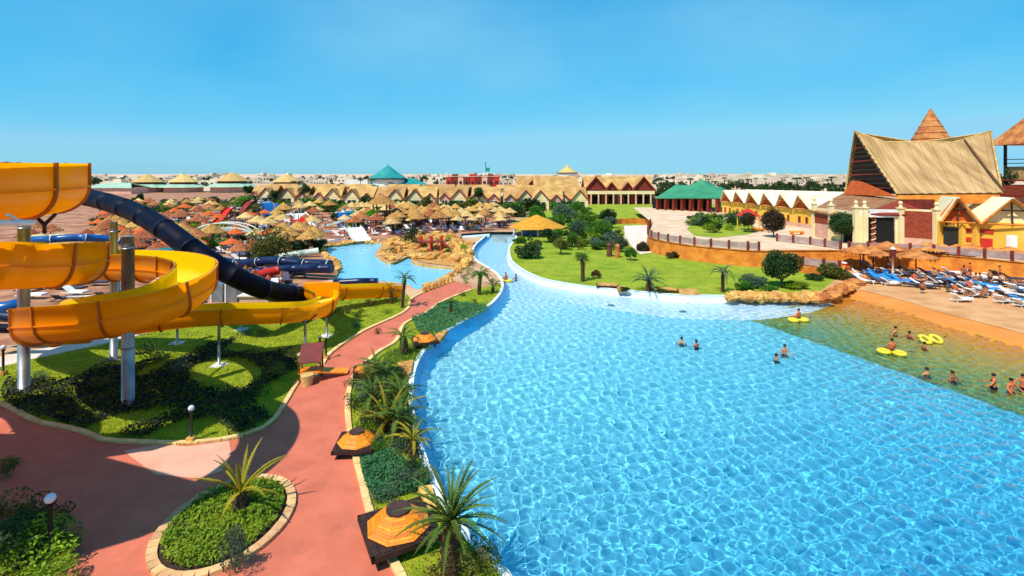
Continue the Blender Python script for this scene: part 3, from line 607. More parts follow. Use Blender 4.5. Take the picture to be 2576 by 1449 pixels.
for i, (x,y,r,h,k,l) in enumerate([(20,1330,1.2,1.5,'olive','lime flecked hedge bush behind the near lamp post'),(70,1430,1.3,1.3,'lime','yellow green hedge bush in the bottom corner bed'),(150,1400,0.8,1.0,'green','small green bush at the foot of the near lamp post'),(-10,1440,1.4,1.7,'dark','dark hedge bush at the edge of the corner bed'),(20,1200,0.5,0.8,'olive','small bush at the picture edge below the paved ramp'),(130,1480,1.0,0.9,'lime','pale leaved bush at the bottom of the corner bed'),(110,1345,1.0,0.9,'dark','shaded bush left of the near lamp post')]):
    bush(l, P(x,y), r, h, k, 5+i, 1500, 0.13)
for i, (x,y,r,h,k,l) in enumerate([(935,1010,1.1,1.1,'grey','grey green bush at the start of the planting between path and pool'),(985,1035,1.1,1.2,'dark','dark bush in the middle of the planting between path and pool'),(1005,1000,0.9,0.9,'olive','olive bush against the pool coping'),(925,1065,0.8,0.8,'olive','olive bush beside the small square skylight'),(1015,1075,0.8,1.0,'dark','dark bush below the pool coping bend'),(1040,1185,0.7,0.7,'dark','dark bush at the back of the blue green creepers'),(1020,1225,0.9,0.7,'grey','grey lavender like bush behind the nearest skylight'),(970,1262,0.7,0.5,'grey','low grey bush touching the nearest skylight roof'),(1070,1215,0.6,0.6,'olive','dry bush beside the white pool coping'),
  (945,960,0.6,0.7,'green','round green bush at the bend of the path'),(1075,880,0.4,0.35,'green','low green tuft by the pool wall'),(1225,775,0.5,0.4,'lime','pale tuft at the end of the clipped ground cover'),(1195,765,0.5,0.6,'green','green bush under the umbrella shaped palm'),(1165,745,0.5,0.5,'dark','dark bush beside the end of the red path'),(1245,715,0.6,0.7,'brown','brown bush at the tip of the bed')]):
    bush(l, P(x,y), r, h, k, 12+i, 620, 0.14)
R = random.Random(91); eb = []
for i in range(34):
    for _ in range(60):
        x = R.uniform(880,1045); y = R.uniform(935,1150); q = P(x,y)
        if inside(q.x,q.y,EAST) and x > 893+max(0,(960-y))*0.6 and not (860 < x < 925 and 1045 < y < 1150): break
    s_ = R.uniform(0.4,0.8); eb.append(bush('x', q, s_, s_*R.uniform(0.8,1.5), ['dark','olive','grey','green','dark','brown'][i%6], 20+i%7, 700, 0.14, 'planting between path and pool'))
eb.append(bush('x', P(932,1092), .6, .7, 'lime', 3, 620, .14)); eb.append(bush('x', P(926,1128), .55, .6, 'green', 4, 620, .14))
for i,(x,y,nm,fr_,h,seed) in enumerate([(945,975,'green palm at the top of the dense bed between path and pool',F_mid,1.0,21),(935,1035,'dark palm at the path side of the dense bed',F_mid,0.8,22),(1008,1045,'palm at the coping side of the dense bed',F_mid,1.0,23),(975,1085,'yellowing palm low in the dense bed',FR['yel'] if 'yel' in FR else F_mid,0.5,24)]):
    palm(nm, P(x,y), h, fr_, 15, (0,0), (0.0,1.3), 0.15, seed=seed, dead=4, extra=F_dry)
for i, (x,y,r,h,k,l) in enumerate([(380,905,1.1,1.3,'dark','round dark shrub by the thick steel column'),(110,952,0.6,0.6,'grey','small grey shrub at the concrete walk'),(255,980,0.6,0.8,'olive','thin shrub in the shade left of the thick steel column'),(455,945,0.7,1.3,'grey','sparse twiggy shrub on the shaded lawn'),(640,1000,0.9,1.0,'dark','dark shrub behind the oval patch of sunny lawn'),(690,955,0.8,1.0,'olive','dry grass clump left of the timber stand'),(740,905,0.5,0.9,'olive','dry grass clump by the white support post'),(660,845,0.5,0.6,'brown','brown shrub under the end of the yellow slide'),(622,845,0.5,0.6,'grey','grey shrub beside the thin support post'),
  (905,800,0.7,0.9,'dark','dark shrub right of the yellow slide bend'),(895,825,0.5,0.6,'grey','grey shrub on the sunny slope'),(870,790,0.8,0.7,'olive','olive shrub below the slide outlet'),(935,770,0.7,0.8,'brown','brown twiggy shrub below the slide outlet'),(975,790,0.5,0.4,'green','green shrub on the slope beside the path'),(950,840,0.4,0.5,'dark','dark tuft near the path kerb'),(1000,750,0.6,0.5,'olive','olive shrub by the slender palm'),(1035,760,0.5,0.4,'brown','brown shrub at the path kerb corner')]):
    bush(l, P(x,y), r, h, k, 30+i, 420, 0.17)
for i, (x,y,r,h,k,l) in enumerate([(1325,650,1.9,2.4,'dark','big dark bush on the bank where the canal widens'),(1305,612,1.3,1.2,'green','green bush at the canal mouth'),(1385,610,1.9,2.6,'dark','dark spreading bush right of the orange thatched hut'),(1350,625,1.3,1.4,'olive','olive bush beside the thatched hut'),(1615,632,0,0,'x',''),(1700,648,0.9,1.0,'dark','dark low bush in front of the curved clay wall'),(1684,650,0.6,0.9,'brown','brown ball bush at the foot of the curved clay wall'),(1500,700,0.6,1.0,'brown','reddish bush right of the round crowned palm'),(1900,722,1.5,1.4,'grey','grey bush below the big leafy tree'),(1870,730,1.0,1.0,'green','green bush left of the big leafy tree'),(2000,725,1.3,0.9,'lime','lime bush behind the rock edging'),(2100,700,1.7,1.7,'olive','olive bush where the lawn ends at the sunbeds'),(1935,735,0.9,0.7,'green','low green bush on the rock edging'),(2050,705,1.0,0.8,'dark','dark bush by the last rocks'),(1660,735,0.7,0.6,'olive','olive tuft behind the flat yellow slab'),(1570,733,0.6,0.5,'dark','dark tuft at the foot of the many stemmed palm')]):
    if r: bush(l, P(x,y), r, h, k, 50+i, 1700, 0.24)
R = random.Random(15); bb_ = []
for i in range(22):
    x = R.uniform(1330,1560); y = R.uniform(600,660) if i%2 else R.uniform(590,625)
    if inside(P(x,y).x, P(x,y).y, RIMR+[P(2060,560),P(1290,560)]) or True:
        if x < 1400 and y > 650: continue
        s_ = R.uniform(0.5,1.1); bb_.append(bush('x', P(x,y), s_, s_*R.uniform(1.1,2.2), ['grey','olive','green','grey','dark'][i%5], 65+i%4, 600, 0.22, 'garden shrubs behind the canal bank'))
for i in range(34):
    x = R.uniform(1370,1575); y = R.uniform(545,628); 
    if y > 600 and x < 1420: continue
    s_ = R.uniform(0.8,1.7)*(1.25 if y < 580 else 0.9); bb_.append(bush('x', P(x,y), s_, s_*R.uniform(0.9,1.6), ['green','dark','lime','grey','green'][i%5], 60+i%6, 1300, 0.3, 'garden shrubs behind the canal bank'))
tree('big leafy dark green tree beside the clay wall ramp', P(1966,722), 4.4, 2.1, 'dark', 1, 8500, 0.27, rzr=1.02, trunk=0.6)
tree('grey green small tree on the lawn left of the pink walk', P(1562,634), 2.4, 1.1, 'grey', 2, 1900, 0.24)
tree('wide grey green tree on the lawn behind the canal', P(1520,602), 3.4, 2.2, 'green', 3, 3600, 0.34)
tree('grey tree with a pale trunk on the bank lawn', P(1458,600), 3.6, 2.0, 'grey', 4, 3000, 0.32)
for i,(x,y,h,r,k,l) in enumerate([(1410,640,2.4,1.2,'olive','loose olive sapling by the canal bank on the lawn'),(1440,622,2.6,1.3,'green','leafy sapling behind the round crowned palm'),(1500,628,2.2,1.1,'grey','grey sapling left of the carved posts'),(1585,655,1.8,0.9,'green','low green sapling right of the carved posts'),(1345,650,2.2,1.2,'grey','grey sapling near the big dark bank bush'),(1755,560,0,0,'x','')]):
    if r: tree(l, P(x,y), h, r, k, 70+i, 1500, 0.24)
tree('clipped ball tree standing on the pink walk', P(1617,631), 1.3, 0.95, 'maroon', 5, 3200, 0.2, True, 0.3)
tree('large clipped ball tree on the terrace before the yellow building', P(1946,597,2), 4.2, 1.75, 'maroon', 6, 5200, 0.26, True, 1.6)
tree('small clipped ball tree by the orange awning', P(1882,585,2), 3.3, 1.15, 'maroon', 7, 2800, 0.26, True, 1.3)
tree('clipped ball tree in front of the brown roofed hall', P(2117,611,2), 4.3, 1.65, 'dark', 8, 5000, 0.26, True, 1.6)
for i,(x,y,h,r,k,l) in enumerate([(1350,560,4,2.6,'green','green tree behind the orange thatched hut'),(1400,575,3.4,2.6,'green','bright tree right of the orange thatched hut'),(1420,560,5,3.2,'grey','tall grey green tree behind the thatched hut'),(1480,560,4.5,3.4,'green','broad green tree in the middle of the back lawn'),(1445,545,4.6,3.4,'green','green tree between hut and hotel'),(1530,560,3.8,2.6,'dark','dark tree at the edge of the back lawn'),(1690,535,4,3,'olive','olive tree left of the green roofed pavilion garden'),(1670,525,4,3.2,'green','green tree at the corner of the green roofed pavilion'),(1300,545,3.5,3,'dark','dark tree near the chalets by the hut'),(1330,530,4,3.5,'dark','dark tree before the last chalet'),(1270,540,3,2.6,'green','light tree among the parasols near the chalets')]):
    tree(l, P(x,y), h, r, k, 10+i, 3200, 0.48)
for i in range(26):
    R = random.Random(i+70); x = 1735+R.uniform(0,135); y = 556+R.uniform(-5,36)*(1-abs(x-1800)/120)
    bush(['round green shrub','dark shrub','lime shrub','grey shrub'][i%4]+' in the terrace island bed', P(x,y,2), R.uniform(1.0,1.7), R.uniform(1.2,2.6), ['green','dark','lime','grey'][i%4], 70+i%5, 500, 0.28, 'shrubs in the terrace island bed')
sheet('island_bed', [P(x,y,2.03) for x,y in [(1728,575),(1745,560),(1790,548),(1850,552),(1890,566),(1915,578),(1880,590),(1800,598),(1745,592)]], 2.03, M_['lawn2'])
# ------------------------------------------------------------------ yellow slide
def sweep(pts, prof, up=Vector((0,0,1))):
    rings = []
    for i, p in enumerate(pts):
        t = (pts[min(i+1,len(pts)-1)]-pts[max(i-1,0)]).normalized(); s = t.cross(up).normalized(); u = s.cross(t).normalized()
        rings.append([p+s*a+u*b for a,b in prof])
    return rings
def uprof(hw, wall, th=0.0, n=12, lip=0.1):      # half round trough with upright walls
    pr = [(-hw-th-lip, wall+0.0), (-hw-th, wall)] if lip else [(-hw-th, wall)]
    pr += [(-(hw+th)*math.cos(PI*k/n), -(hw+th)*math.sin(PI*k/n)) for k in range(n+1)]
    pr += [(hw+th, wall), (hw+th+lip, wall)] if lip else [(hw+th, wall)]
    return pr
def trough(name, label, cat, pts, hw, wall, step, m_out, m_in, fl, lip=0.1, fstep=2.6):
    root = thing(name, label, cat, pts[0].copy()); pts = resample(pts, step); n = len(pts); per = max(1, round(fstep/step))
    po = uprof(hw, wall, 0.05, 12, lip); pi = [(-a,b) for a,b in uprof(hw, wall, 0.0, 12, 0)]
    ro = sweep(pts, po); ri = sweep(pts, pi); k = 0
    while k < n-1:
        e = min(k+per, n-1); mb = MB(); m = len(po); seg = ro[k:e+1]; vs = [v for r in seg for v in r]
        mb.add(vs, [(i*m+j,(i+1)*m+j,(i+1)*m+j+1,i*m+j+1) for i in range(len(seg)-1) for j in range(m-1)], 0, True)
        m2 = len(pi); seg = ri[k:e+1]; vs = [v for r in seg for v in r]
        mb.add(vs, [(i*m2+j,(i+1)*m2+j,(i+1)*m2+j+1,i*m2+j+1) for i in range(len(seg)-1) for j in range(m2-1)], 1, True)
        world_part('trough_section', mb, [m_out, m_in], root)
        if wall > 0.5:
            for sgn in (-1,1):
                L_ = sweep(pts[k:e+1], [(sgn*(hw+0.05), 0.02),(sgn*(hw+0.13), 0.05),(sgn*(hw+0.13), 0.0),(sgn*(hw+0.05), -0.04)]); vs = [v for r in L_ for v in r]; mb = MB()
                mb.add(vs, [(i*4+j,(i+1)*4+j,(i+1)*4+j+1,i*4+j+1) for i in range(len(L_)-1) for j in range(3)], 0, False); world_part('side_rib', mb, m_out, root)
        if k > 0:
            mb = MB(); a = 0.045; t = (pts[k+1]-pts[k-1]).normalized(); big = uprof(hw, wall+0.02, 0.15, 12, 0); sm_ = uprof(hw, wall+0.02, 0.045, 12, 0)
            r1 = sweep([pts[k-1],pts[k],pts[k+1]], big)[1]; r0 = sweep([pts[k-1],pts[k],pts[k+1]], sm_)[1]; q = len(r1)
            vs = [v-t*a for v in r1]+[v+t*a for v in r1]+[v-t*a for v in r0]+[v+t*a for v in r0]
            fs = []
            for j in range(q-1): fs += [(j,j+1,q+j+1,q+j),(j,2*q+j,2*q+j+1,j+1),(q+j,q+j+1,3*q+j+1,3*q+j)]
            mb.add(vs, fs, 0, False); world_part('joint_flange', mb, fl, root)
        k = e
    return root
C1 = Vector((-20.35,15.4,0)); R1 = 4.75
s1 = []
for i in range(24):                       # upper loop, seen from outside
    a = math.radians(100-i*13); s1.append(Vector((C1.x+R1*math.cos(a), C1.y+R1*math.sin(a), 11.62-0.02*i)))
s1 += [Vector((-26.5,18.6,10.7)), Vector((-29.5,20.8,10.1)), Vector((-31.6,18.6,9.6)), Vector((-29.5,16.4,9.2)), Vector((-25.0,16.6,8.9)), U(-70,662,18.3), U(0,667,18.9), U(100,666,20.0), U(180,662,21.3), U(203,662,23.2), U(150,666,25.2), U(60,668,26.3), U(-40,668,27.3), U(-95,668,29.5), U(-30,668,31.6), U(110,668,32.2), U(250,668,32), U(360,670,31.2), U(440,677,30), U(486,692,28.2), U(492,712,26.2), U(455,742,24.4), U(370,775,23.2), U(270,795,22.6), U(170,806,22.6), U(105,812,23.6), U(90,820,25.5), U(130,826,27.6), U(230,822,29.2)]
trough('yellow_water_slide', 'huge coiled bright yellow open water slide winding down in loops', 'water slide', cr(s1, 4), 0.86, 0.86, 0.42, M_['slide'], M_['slide_in'], M_['flange'])
s2 = [U(230,822,29.2), U(330,810,30.2), U(420,798,31), U(500,790,31.6), U(590,786,32.2), U(690,784,33), U(765,779,34), U(812,768,36), U(824,752,38.2), U(805,739,39.8), U(790,734,41.5), U(812,730,43.2), U(870,731,44.6), U(940,728,46.2), U(1003,727,48)]
s2 = cr(s2, 4)
trough('lower_slide_run', 'low last run of the yellow slide curling towards the lagoon', 'water slide', s2, 0.72, 0.42, 0.42, M_['slide'], M_['slide_in'], M_['flange'], 0.07, 3.2)
# high splash wall on the last curl
mb = MB(); q = [U(765,742,41.8), U(852,748,39.2), U(856,716,39.2), U(850,710,39.4), U(772,709,41.8), U(765,714,41.8)]
mb.plate(q, 0.1); sw = tag(obj('splash_wall', mb, M_['slide']), 'upright orange splash guard at the last curl of the yellow slide', 'splash guard')
# dark blue tube
tb = cr([U(60,484,46), U(140,487,44.5), U(222,497,42.5), U(322,526,39), U(412,575,36), U(500,639,34.5), U(590,695,35.5), U(672,730,38), U(762,744,42)], 6)
root = thing('dark_blue_tube_slide', 'closed dark blue tube slide sweeping down behind the yellow coils', 'water slide', tb[0].copy()); tb = resample(tb, 0.8)
for k in range(0, len(tb)-1, 4):
    mb = MB(); mb.tube(tb[k:k+5], 0.72, 24); world_part('tube_section', mb, M_['bluesl'], root)
    if k:
        d = (tb[k+1]-tb[k-1]).normalized(); mb = MB(); mb.tube([tb[k]-d*0.03, tb[k]+d*0.03], 0.74, 24); world_part('joint_ring', mb, mat('tube joint','#141c40','#0e1430',1,0.5), root)
def column(label, base, top, r, arms=(), m='steel', plate=0.5, cat='support column', name='steel_column', bands=3, group=None):
    t = thing(name, label, cat, base, 0, group); h = top-base.z; mb = MB(); mb.tube([Vector((0,0,0)), Vector((0,0,h))], r, 16); obj('shaft', mb, M_[m], t)
    mb = MB(); mb.box((0,0,0.03), (plate*2,plate*2,0.06)); obj('base_plate', mb, M_['white' if r < 0.15 else 'barkg'], t)
    for k in range(bands):
        z = h*(0.93-0.3*k); mb = MB(); mb.tube([Vector((0,0,z)), Vector((0,0,z+0.12))], r*1.1, 16); obj('clamp_band', mb, M_[m], t)
    for p in arms:
        q = p-base; mb = MB(); mb.tube([Vector((0,0,q.z-0.5)), q], [0.09,0.07], 8); obj('bracket_arm', mb, M_['white'] if r > 0.15 else M_['steel'], t)
    return t
b_ = P(322,1018); column('thick grey steel column in the middle of the lowest yellow loop', b_, 8.75, 0.29, [U(400,700,29.2), U(300,815,23.6)])
b_ = P(60,985); column('dark steel column at the left of the lawn carrying the coils', b_, 9.7, 0.27, [U(150,700,22.5)], 'steel')
b_ = P(286,905); column('pale steel column standing behind the thick one', b_, 8.9, 0.22, [U(330,690,31)])
for (x,y,yt,l) in [(551,920,803,'slim post with white foot below the last yellow run'),(768,890,800,'slim rusty post carrying the right end of the yellow slide'),(822,846,790,'short white post under the last curl'),(446,864,800,'thin slanted post behind the thick steel column'),(608,830,800,'thin short post behind the last yellow run')]:
    b = P(x,y); zt = 12-(yt-HZ)*b.y/F; t = column(l, b, zt-0.05, 0.085, (), 'steel', 0.42, 'support post', 'support_post', 1)
    mb = MB(); mb.tube([Vector((-0.75,0,zt+0.25)), Vector((-0.3,0,zt-0.15)), Vector((0,0,zt-0.3)), Vector((0.3,0,zt-0.15)), Vector((0.75,0,zt+0.25))], 0.06, 6); obj('cradle', mb, M_['darksteel'], t)
mb = MB(); mb.tube([U(-60,560,13.6), U(82,560,15.6)], 0.09, 8); mb.tube([U(55,560,15.4), U(20,540,14.4)], 0.05, 6); tag(obj('steel_beam', mb, M_['white']), 'white steel beam carrying the topmost yellow loop', 'beam')
mb = MB()
for a,b in (((85,540),(112,565)),((138,540),(112,565)),((112,565),(112,585))): mb.tube([U(a[0],a[1],16.4), U(b[0],b[1],16.9)], 0.06, 6)
tag(obj('cradle_bracket', mb, M_['darksteel']), 'dark forked bracket hanging under the topmost yellow loop', 'bracket')
# hidden deck on legs, added inside the top loop and shaped for its shadow
t = thing('shade_deck', 'hidden deck added inside the topmost yellow loop to cast shade', 'deck', (C1.x, C1.y, 0)); mb = MB()
mb.slab([Vector((3.95*math.cos(math.radians(q)), 3.95*math.sin(math.radians(q)), 0)) for q in range(158,350,6)], 10.35, 10.5); obj('deck_plate', mb, M_['darksteel'], t)
for q in (215, 300): mb = MB(); mb.tube([Vector((2.5*math.cos(math.radians(q))-2.2,2.5*math.sin(math.radians(q))-2.6,0)), Vector((2.5*math.cos(math.radians(q)),2.5*math.sin(math.radians(q)),10.35))], 0.14, 8); obj('leg', mb, M_['steel'], t)
t = thing('shade_tower', 'unseen tower added left of the picture to cast shade', 'tower', (-29.6,10.9,0))  # out of view, added to throw shade over the lower left path
for z in (3.5,7.0,10.6): mb = MB(); mb.box((0,0,z), (10.2,8.4,0.2)); obj('floor_plate', mb, M_['darksteel'], t)
for sx in (-4.7,4.7):
    for sy in (-4.0,4.0): mb = MB(); mb.tube([Vector((sx,sy,0)),Vector((sx,sy,14))], 0.2, 10); obj('leg', mb, M_['steel'], t)
mb = MB(); mb.cone((0,0,14), 7.4, 0.3, 2.6, 4, rot=PI/4); obj('roof', mb, M_['straw'], t)
for sy in (-4.0,4.0): mb = MB(); mb.box((0,sy,11.7),(9.4,0.06,0.06)); mb.box((0,sy,11.2),(9.4,0.05,0.05)); obj('railing', mb, M_['steel'], t)
# ------------------------------------------------------------------ skylights
def skylight(label, base, rz, s=2.1, sc_=1.0):
    t = thing('timber_skylight', label, 'skylight', base, rz, None, (sc_,)*3); n = 10
    mb = MB(); 
    for a in range(4): mb.box((math.cos(a*PI/2)*s/2, math.sin(a*PI/2)*s/2, 0.42), (0.09, s+0.09, 0.17), a*PI/2)
    obj('box_frame', mb, M_['darkwood'], t)
    for sx in (-1,1):
        for sy in (-1,1): mb = MB(); mb.box((sx*s*0.36, sy*s*0.36, 0.18), (0.14,0.14,0.36)); obj('leg', mb, M_['darkwood'], t)
    for k in range(n):
        mb = MB(); mb.box((-s/2+s*(k+0.5)/n, 0, 0.50+0.006*(k%2)), (s/n-0.02, s-0.06, 0.05)); obj('plank', mb, M_['darkwood'], t)
    r0, r1, z0, z1 = 1.04, 0.36, 0.53, 1.02; e = 8; ns = 9
    for a in range(e):
        a0 = 2*PI*a/e+0.2; a1 = a0+2*PI/e
        for k in range(ns):
            q0 = k/ns; q1 = (k+0.99)/ns; rr0 = r0+(r1-r0)*q0; rr1 = r0+(r1-r0)*q1; za = z0+(z1-z0)*q0; zb = z0+(z1-z0)*q1; o = 0.012
            A = [Vector((rr0*math.cos(x), rr0*math.sin(x), za+o)) for x in (a0,a1)]; B = [Vector((rr1*math.cos(x), rr1*math.sin(x), zb+o*0.4)) for x in (a1,a0)]
            mb = MB(); mb.plate(A+B, 0.03); obj('slat', mb, M_['orangewood'], t)
    mb = MB(); mb.cone((0,0,z1-0.02), r1+0.04, r1+0.04, 0.07, 28); obj('cap', mb, mat('rusty dark cap','#33251e','#4a3026',4,0.8), t)
    mb = MB(); mb.cone((0,0,z0), r0-0.05, r1-0.03, z1-z0-0.02, 8, rot=0.2); obj('liner', mb, M_['darkwood'], t); return t
skylight('nearest square timber box with orange slatted cone and dark cap', Vector((-3.72,16.5,0)), math.radians(28))
skylight('orange slatted cone in a dark box half hidden by creepers at the path edge', Vector((-6.75,21.9,0)), math.radians(4), 2.1, 0.78)
skylight('small orange cone in a dark box by the pool wall below the ground cover', P(1068,868), math.radians(20), 2.1, 0.8)
skylight('orange cone hidden behind the green fan palm at the bend of the path', P(925,945), math.radians(15), 2.1, 0.75)
for l_, b0 in (('low dark box with yellow slab top left of the many stemmed palm', P(1528,722)), ('low dark box with yellow slab top right of the many stemmed palm', P(1674,733))):
    t = thing('planter_box', l_, 'planter box', b0, math.radians(-8)); mb = MB(); mb.box((0,0,0.12), (2.3,1.2,0.24)); obj('box', mb, M_['darkwood'], t); mb = MB(); mb.slab([Vector(q) for q in ((-1.1,-.5,0),(1.0,-.6,0),(1.15,.4,0),(-.9,.6,0))], 0.24, 0.34); obj('lid', mb, M_['sandstone'], t)
for l, pts in (('yellow sandstone slab between the nearest skylight and the pool', [(1052,1240),(1086,1236),(1100,1290),(1078,1300)]), ('yellow sandstone slab at the pool coping by the fan palm', [(1000,922),(1040,915),(1034,948),(1020,955),(1004,940)]), ('pale sandstone slab at the pool coping beside the ground cover', [(1100,846),(1128,838),(1108,862),(1092,864)]), ('flat yellow sandstone slab on the far bank', [(1704,733),(1748,732),(1760,743),(1712,743)]), ('small sandstone slab on the far bank by the palms', [(1552,728),(1572,724),(1576,733),(1556,735)])):
    poly = pp(pts); c = sum(poly, Vector())/len(poly); mb = MB(); mb.slab([p-c for p in poly], -0.02, 0.26); tag(obj('sandstone_slab', mb, M_['sandstone'], loc=c), l, 'stone slab')
# ------------------------------------------------------------------ lamps
def lamp(label, base, h, r=0.13, foot=True):
    t = thing('lamp_post', label, 'lamp post', base); mb = MB(); mb.tube([Vector((0,0,0.2)), Vector((0,0,h-r))], 0.065, 10); mb.tube([Vector((0,0,h-r*1.9)), Vector((0,0,h-r*1.2))], [0.065,0.13], 10); obj('pole', mb, M_['darksteel'], t)
    mb = MB(); mb.ball((0,0,h-0.02), r, 16, 10); obj('globe', mb, M_['globe'], t)
    mb = MB(); mb.box((0,0,0.13), (0.3,0.3,0.26)); obj('footing', mb, M_['sandstone'], t); return t
lamp('nearest black lamp post with white globe beside the corner hedge', P(190,1366)+Vector((0,-0.9,0)), 2.05, 0.15)
lamp('black lamp post with white globe on the lawn edge above the sunlit pink paving', P(481,1113), 1.55, 0.13)
lamp('black lamp post behind the timber stand', P(820,905), 1.5, 0.12)
lamp('lamp post at the concrete walk by the left picture edge', P(8,945), 1.7, 0.14)
lamp('tiny lamp post on the slope under the last curl', P(805,872), 0.7, 0.1)
# timber stand beside the path
t = thing('timber_stand', 'small timber stand with dark red sloping board beside the red path', 'stand', P(783,955), math.radians(12))
for sx, sy, hh in ((-0.6,-0.35,1.25),(0.55,-0.35,1.25),(-0.6,0.45,1.9),(0.55,0.45,1.9)):
    mb = MB(); mb.box((sx,sy,hh/2), (0.09,0.09,hh)); obj('post', mb, M_['wood'], t)
mb = MB(); mb.plate([(-0.62,-0.5,1.15),(0.62,-0.5,1.15),(0.62,0.55,1.95),(-0.62,0.55,1.95)], 0.06); obj('sloping_board', mb, mat('dark red board','#7a1c14','#5c1410',1,0.6), t)
for k in range(4):
    mb = MB(); mb.box((0,-0.38+0.27*k,0.55), (1.25,0.22,0.05)); obj('shelf_plank', mb, M_['orangewood'], t)
mb = MB(); mb.cone((-0.1,-0.75,0), 0.3, 0.36, 0.6, 14); obj('tub', mb, M_['straw_pale'], t)
mb = MB(); mb.plate([(0.6,-0.4,0.5),(0.6,0.4,0.5),(2.0,0.9,0.15),(2.0,0.2,0.12)], 0.08); obj('side_ramp', mb, M_['orangewood'], t)
# ------------------------------------------------------------------ terrace with clay wall and railings
ZT = 2.0
WT = cr([P(1640,560,ZT), P(1634,572,ZT), P(1631,583,ZT), P(1634,597,ZT), P(1673,608,ZT), P(1746,619,ZT), P(1842,628,ZT), P(1909,632,ZT), V(2000,65.5,ZT), V(2110,65.5,ZT), V(2250,64.5,ZT), V(2400,61,ZT), V(2576,56.5,ZT), V(2800,51,ZT)], 5)
terr = WT+[Vector((110,50,ZT)), Vector((110,150,ZT)), Vector((36,150,ZT))]
sheet('terrace_paving', terr, ZT, mat('terrace paving','#dcc0a0','#cca884',0.4,0.9,0.3,6))
mb = MB(); n = len(WT); top = [p+Vector((0,0,0.0)) for p in WT]; bot = offs([Vector((p.x,p.y,-0.1)) for p in WT], -0.35)
mb.add(top+bot, [(i,i+1,n+i+1,n+i) for i in range(n-1)]); 
ct = [p+Vector((0,0,0.09)) for p in offs(WT,0.25)]; cf = [p+Vector((0,0,0.09)) for p in offs(WT,-0.12)]; cl_ = [p-Vector((0,0,0.1)) for p in cf]
mb.add(ct+cf, [(i,i+1,n+i+1,n+i) for i in range(n-1)]); mb.add(cf+cl_, [(i,i+1,n+i+1,n+i) for i in range(n-1)])
tag(obj('clay_wall', mb, M_['orangew']), 'curved orange clay retaining wall below the terrace railing', 'retaining wall')
def railing(label, line, step=2.3, h=1.05):
    pts = resample(line, step); root = thing('railing', label, 'railing', pts[0].copy())
    for i, p in enumerate(pts):
        mb = MB(); mb.box(p+Vector((0,0,h*0.55)), (0.26,0.26,h*1.1)); world_part('post', mb, M_['redbrown'], root)
        if i+1 < len(pts):
            q = pts[i+1]; d = (q-p); a = math.atan2(d.y,d.x); c = (p+q)/2; mb = MB()
            for z in (h*0.9, h*0.18): mb.box(c+Vector((0,0,z)), (d.length,0.09,0.09), a)
            for k in range(1,8): m = p.lerp(q,k/8); mb.box(m+Vector((0,0,h*0.54)), (0.06,0.05,h*0.72), a)
            mb.box(c+Vector((0,0,h*0.54)), (d.length-0.3,0.02,h*0.55), a); world_part('rail_panel', mb, mat('pink grey railing','#b49a94','#9a7f78',1.5,0.8), root)
    return root
railing('curved terrace railing with dark red posts on the clay wall', [p+Vector((0,0,0.09)) for p in WT[3:36]])
railing('straight terrace railing in front of the brown roofed hall', [P(1955,607,ZT), P(2040,616,ZT), P(2117,628,ZT)])
railing('lower railing on the ramp right of the big leafy tree', [P(2020,668,0.8), P(2065,674,0.8), P(2112,680,0.8)])
mb = MB(); q = [P(2005,668,0.8), P(2120,682,0.8), P(2130,668,0.8), P(2010,655,0.8)]; mb.slab(q, -0.1, 0.8); tag(obj('clay_ramp', mb, M_['orangew']), 'low orange clay ramp wall under the lower railing', 'ramp')
loft2 = [P(x,y,0) for x,y in [(1532,566),(1565,563),(1600,562),(1628,566),(1640,574)]]
mb = MB(); 
for a,b in zip(loft2, loft2[1:]): mb.plate([a, b, b+Vector((0,0,1.3)), a+Vector((0,0,1.3))], 0.4)
tag(obj('clay_wall', mb, M_['orangew']), 'low orange clay wall closing the pink walk at the back lawn', 'garden wall')
# ------------------------------------------------------------------ generic building helper
def bpart(root, name, pts, th, m, label=None):
    mb = MB(); mb.plate(pts, th); o = world_part(name, mb, M_[m] if isinstance(m,str) else m, root)
    if label: o['label'] = label
    return o
def face_win(root, A, B, u0, u1, z0, z1, m='glass', off=0.06, frame='white', name='window'):   # window on the wall A->B (seen from its right side)
    d = (B-A); d.z = 0; n = Vector((d.y,-d.x,0)).normalized(); a = A+d*u0+n*off; b = A+d*u1+n*off
    mb = MB(); ang = math.atan2(d.y,d.x); c = (a+b)/2; L = (b-a).length
    for zz in (z0,z1): mb.box((c.x,c.y,zz), (L+0.12,0.1,0.1), ang)
    for e in (a,b): mb.box((e.x,e.y,(z0+z1)/2), (0.1,0.1,z1-z0), ang)
    f = world_part(name, mb, M_[frame], root); mb = MB(); mb.plate([(a.x,a.y,z0),(b.x,b.y,z0),(b.x,b.y,z1),(a.x,a.y,z1)], 0.03); p = link('pane', mb.mesh('pane', M_[m]), f)
    p.matrix_parent_inverse = f.matrix_parent_inverse.copy() if False else Matrix(); return f
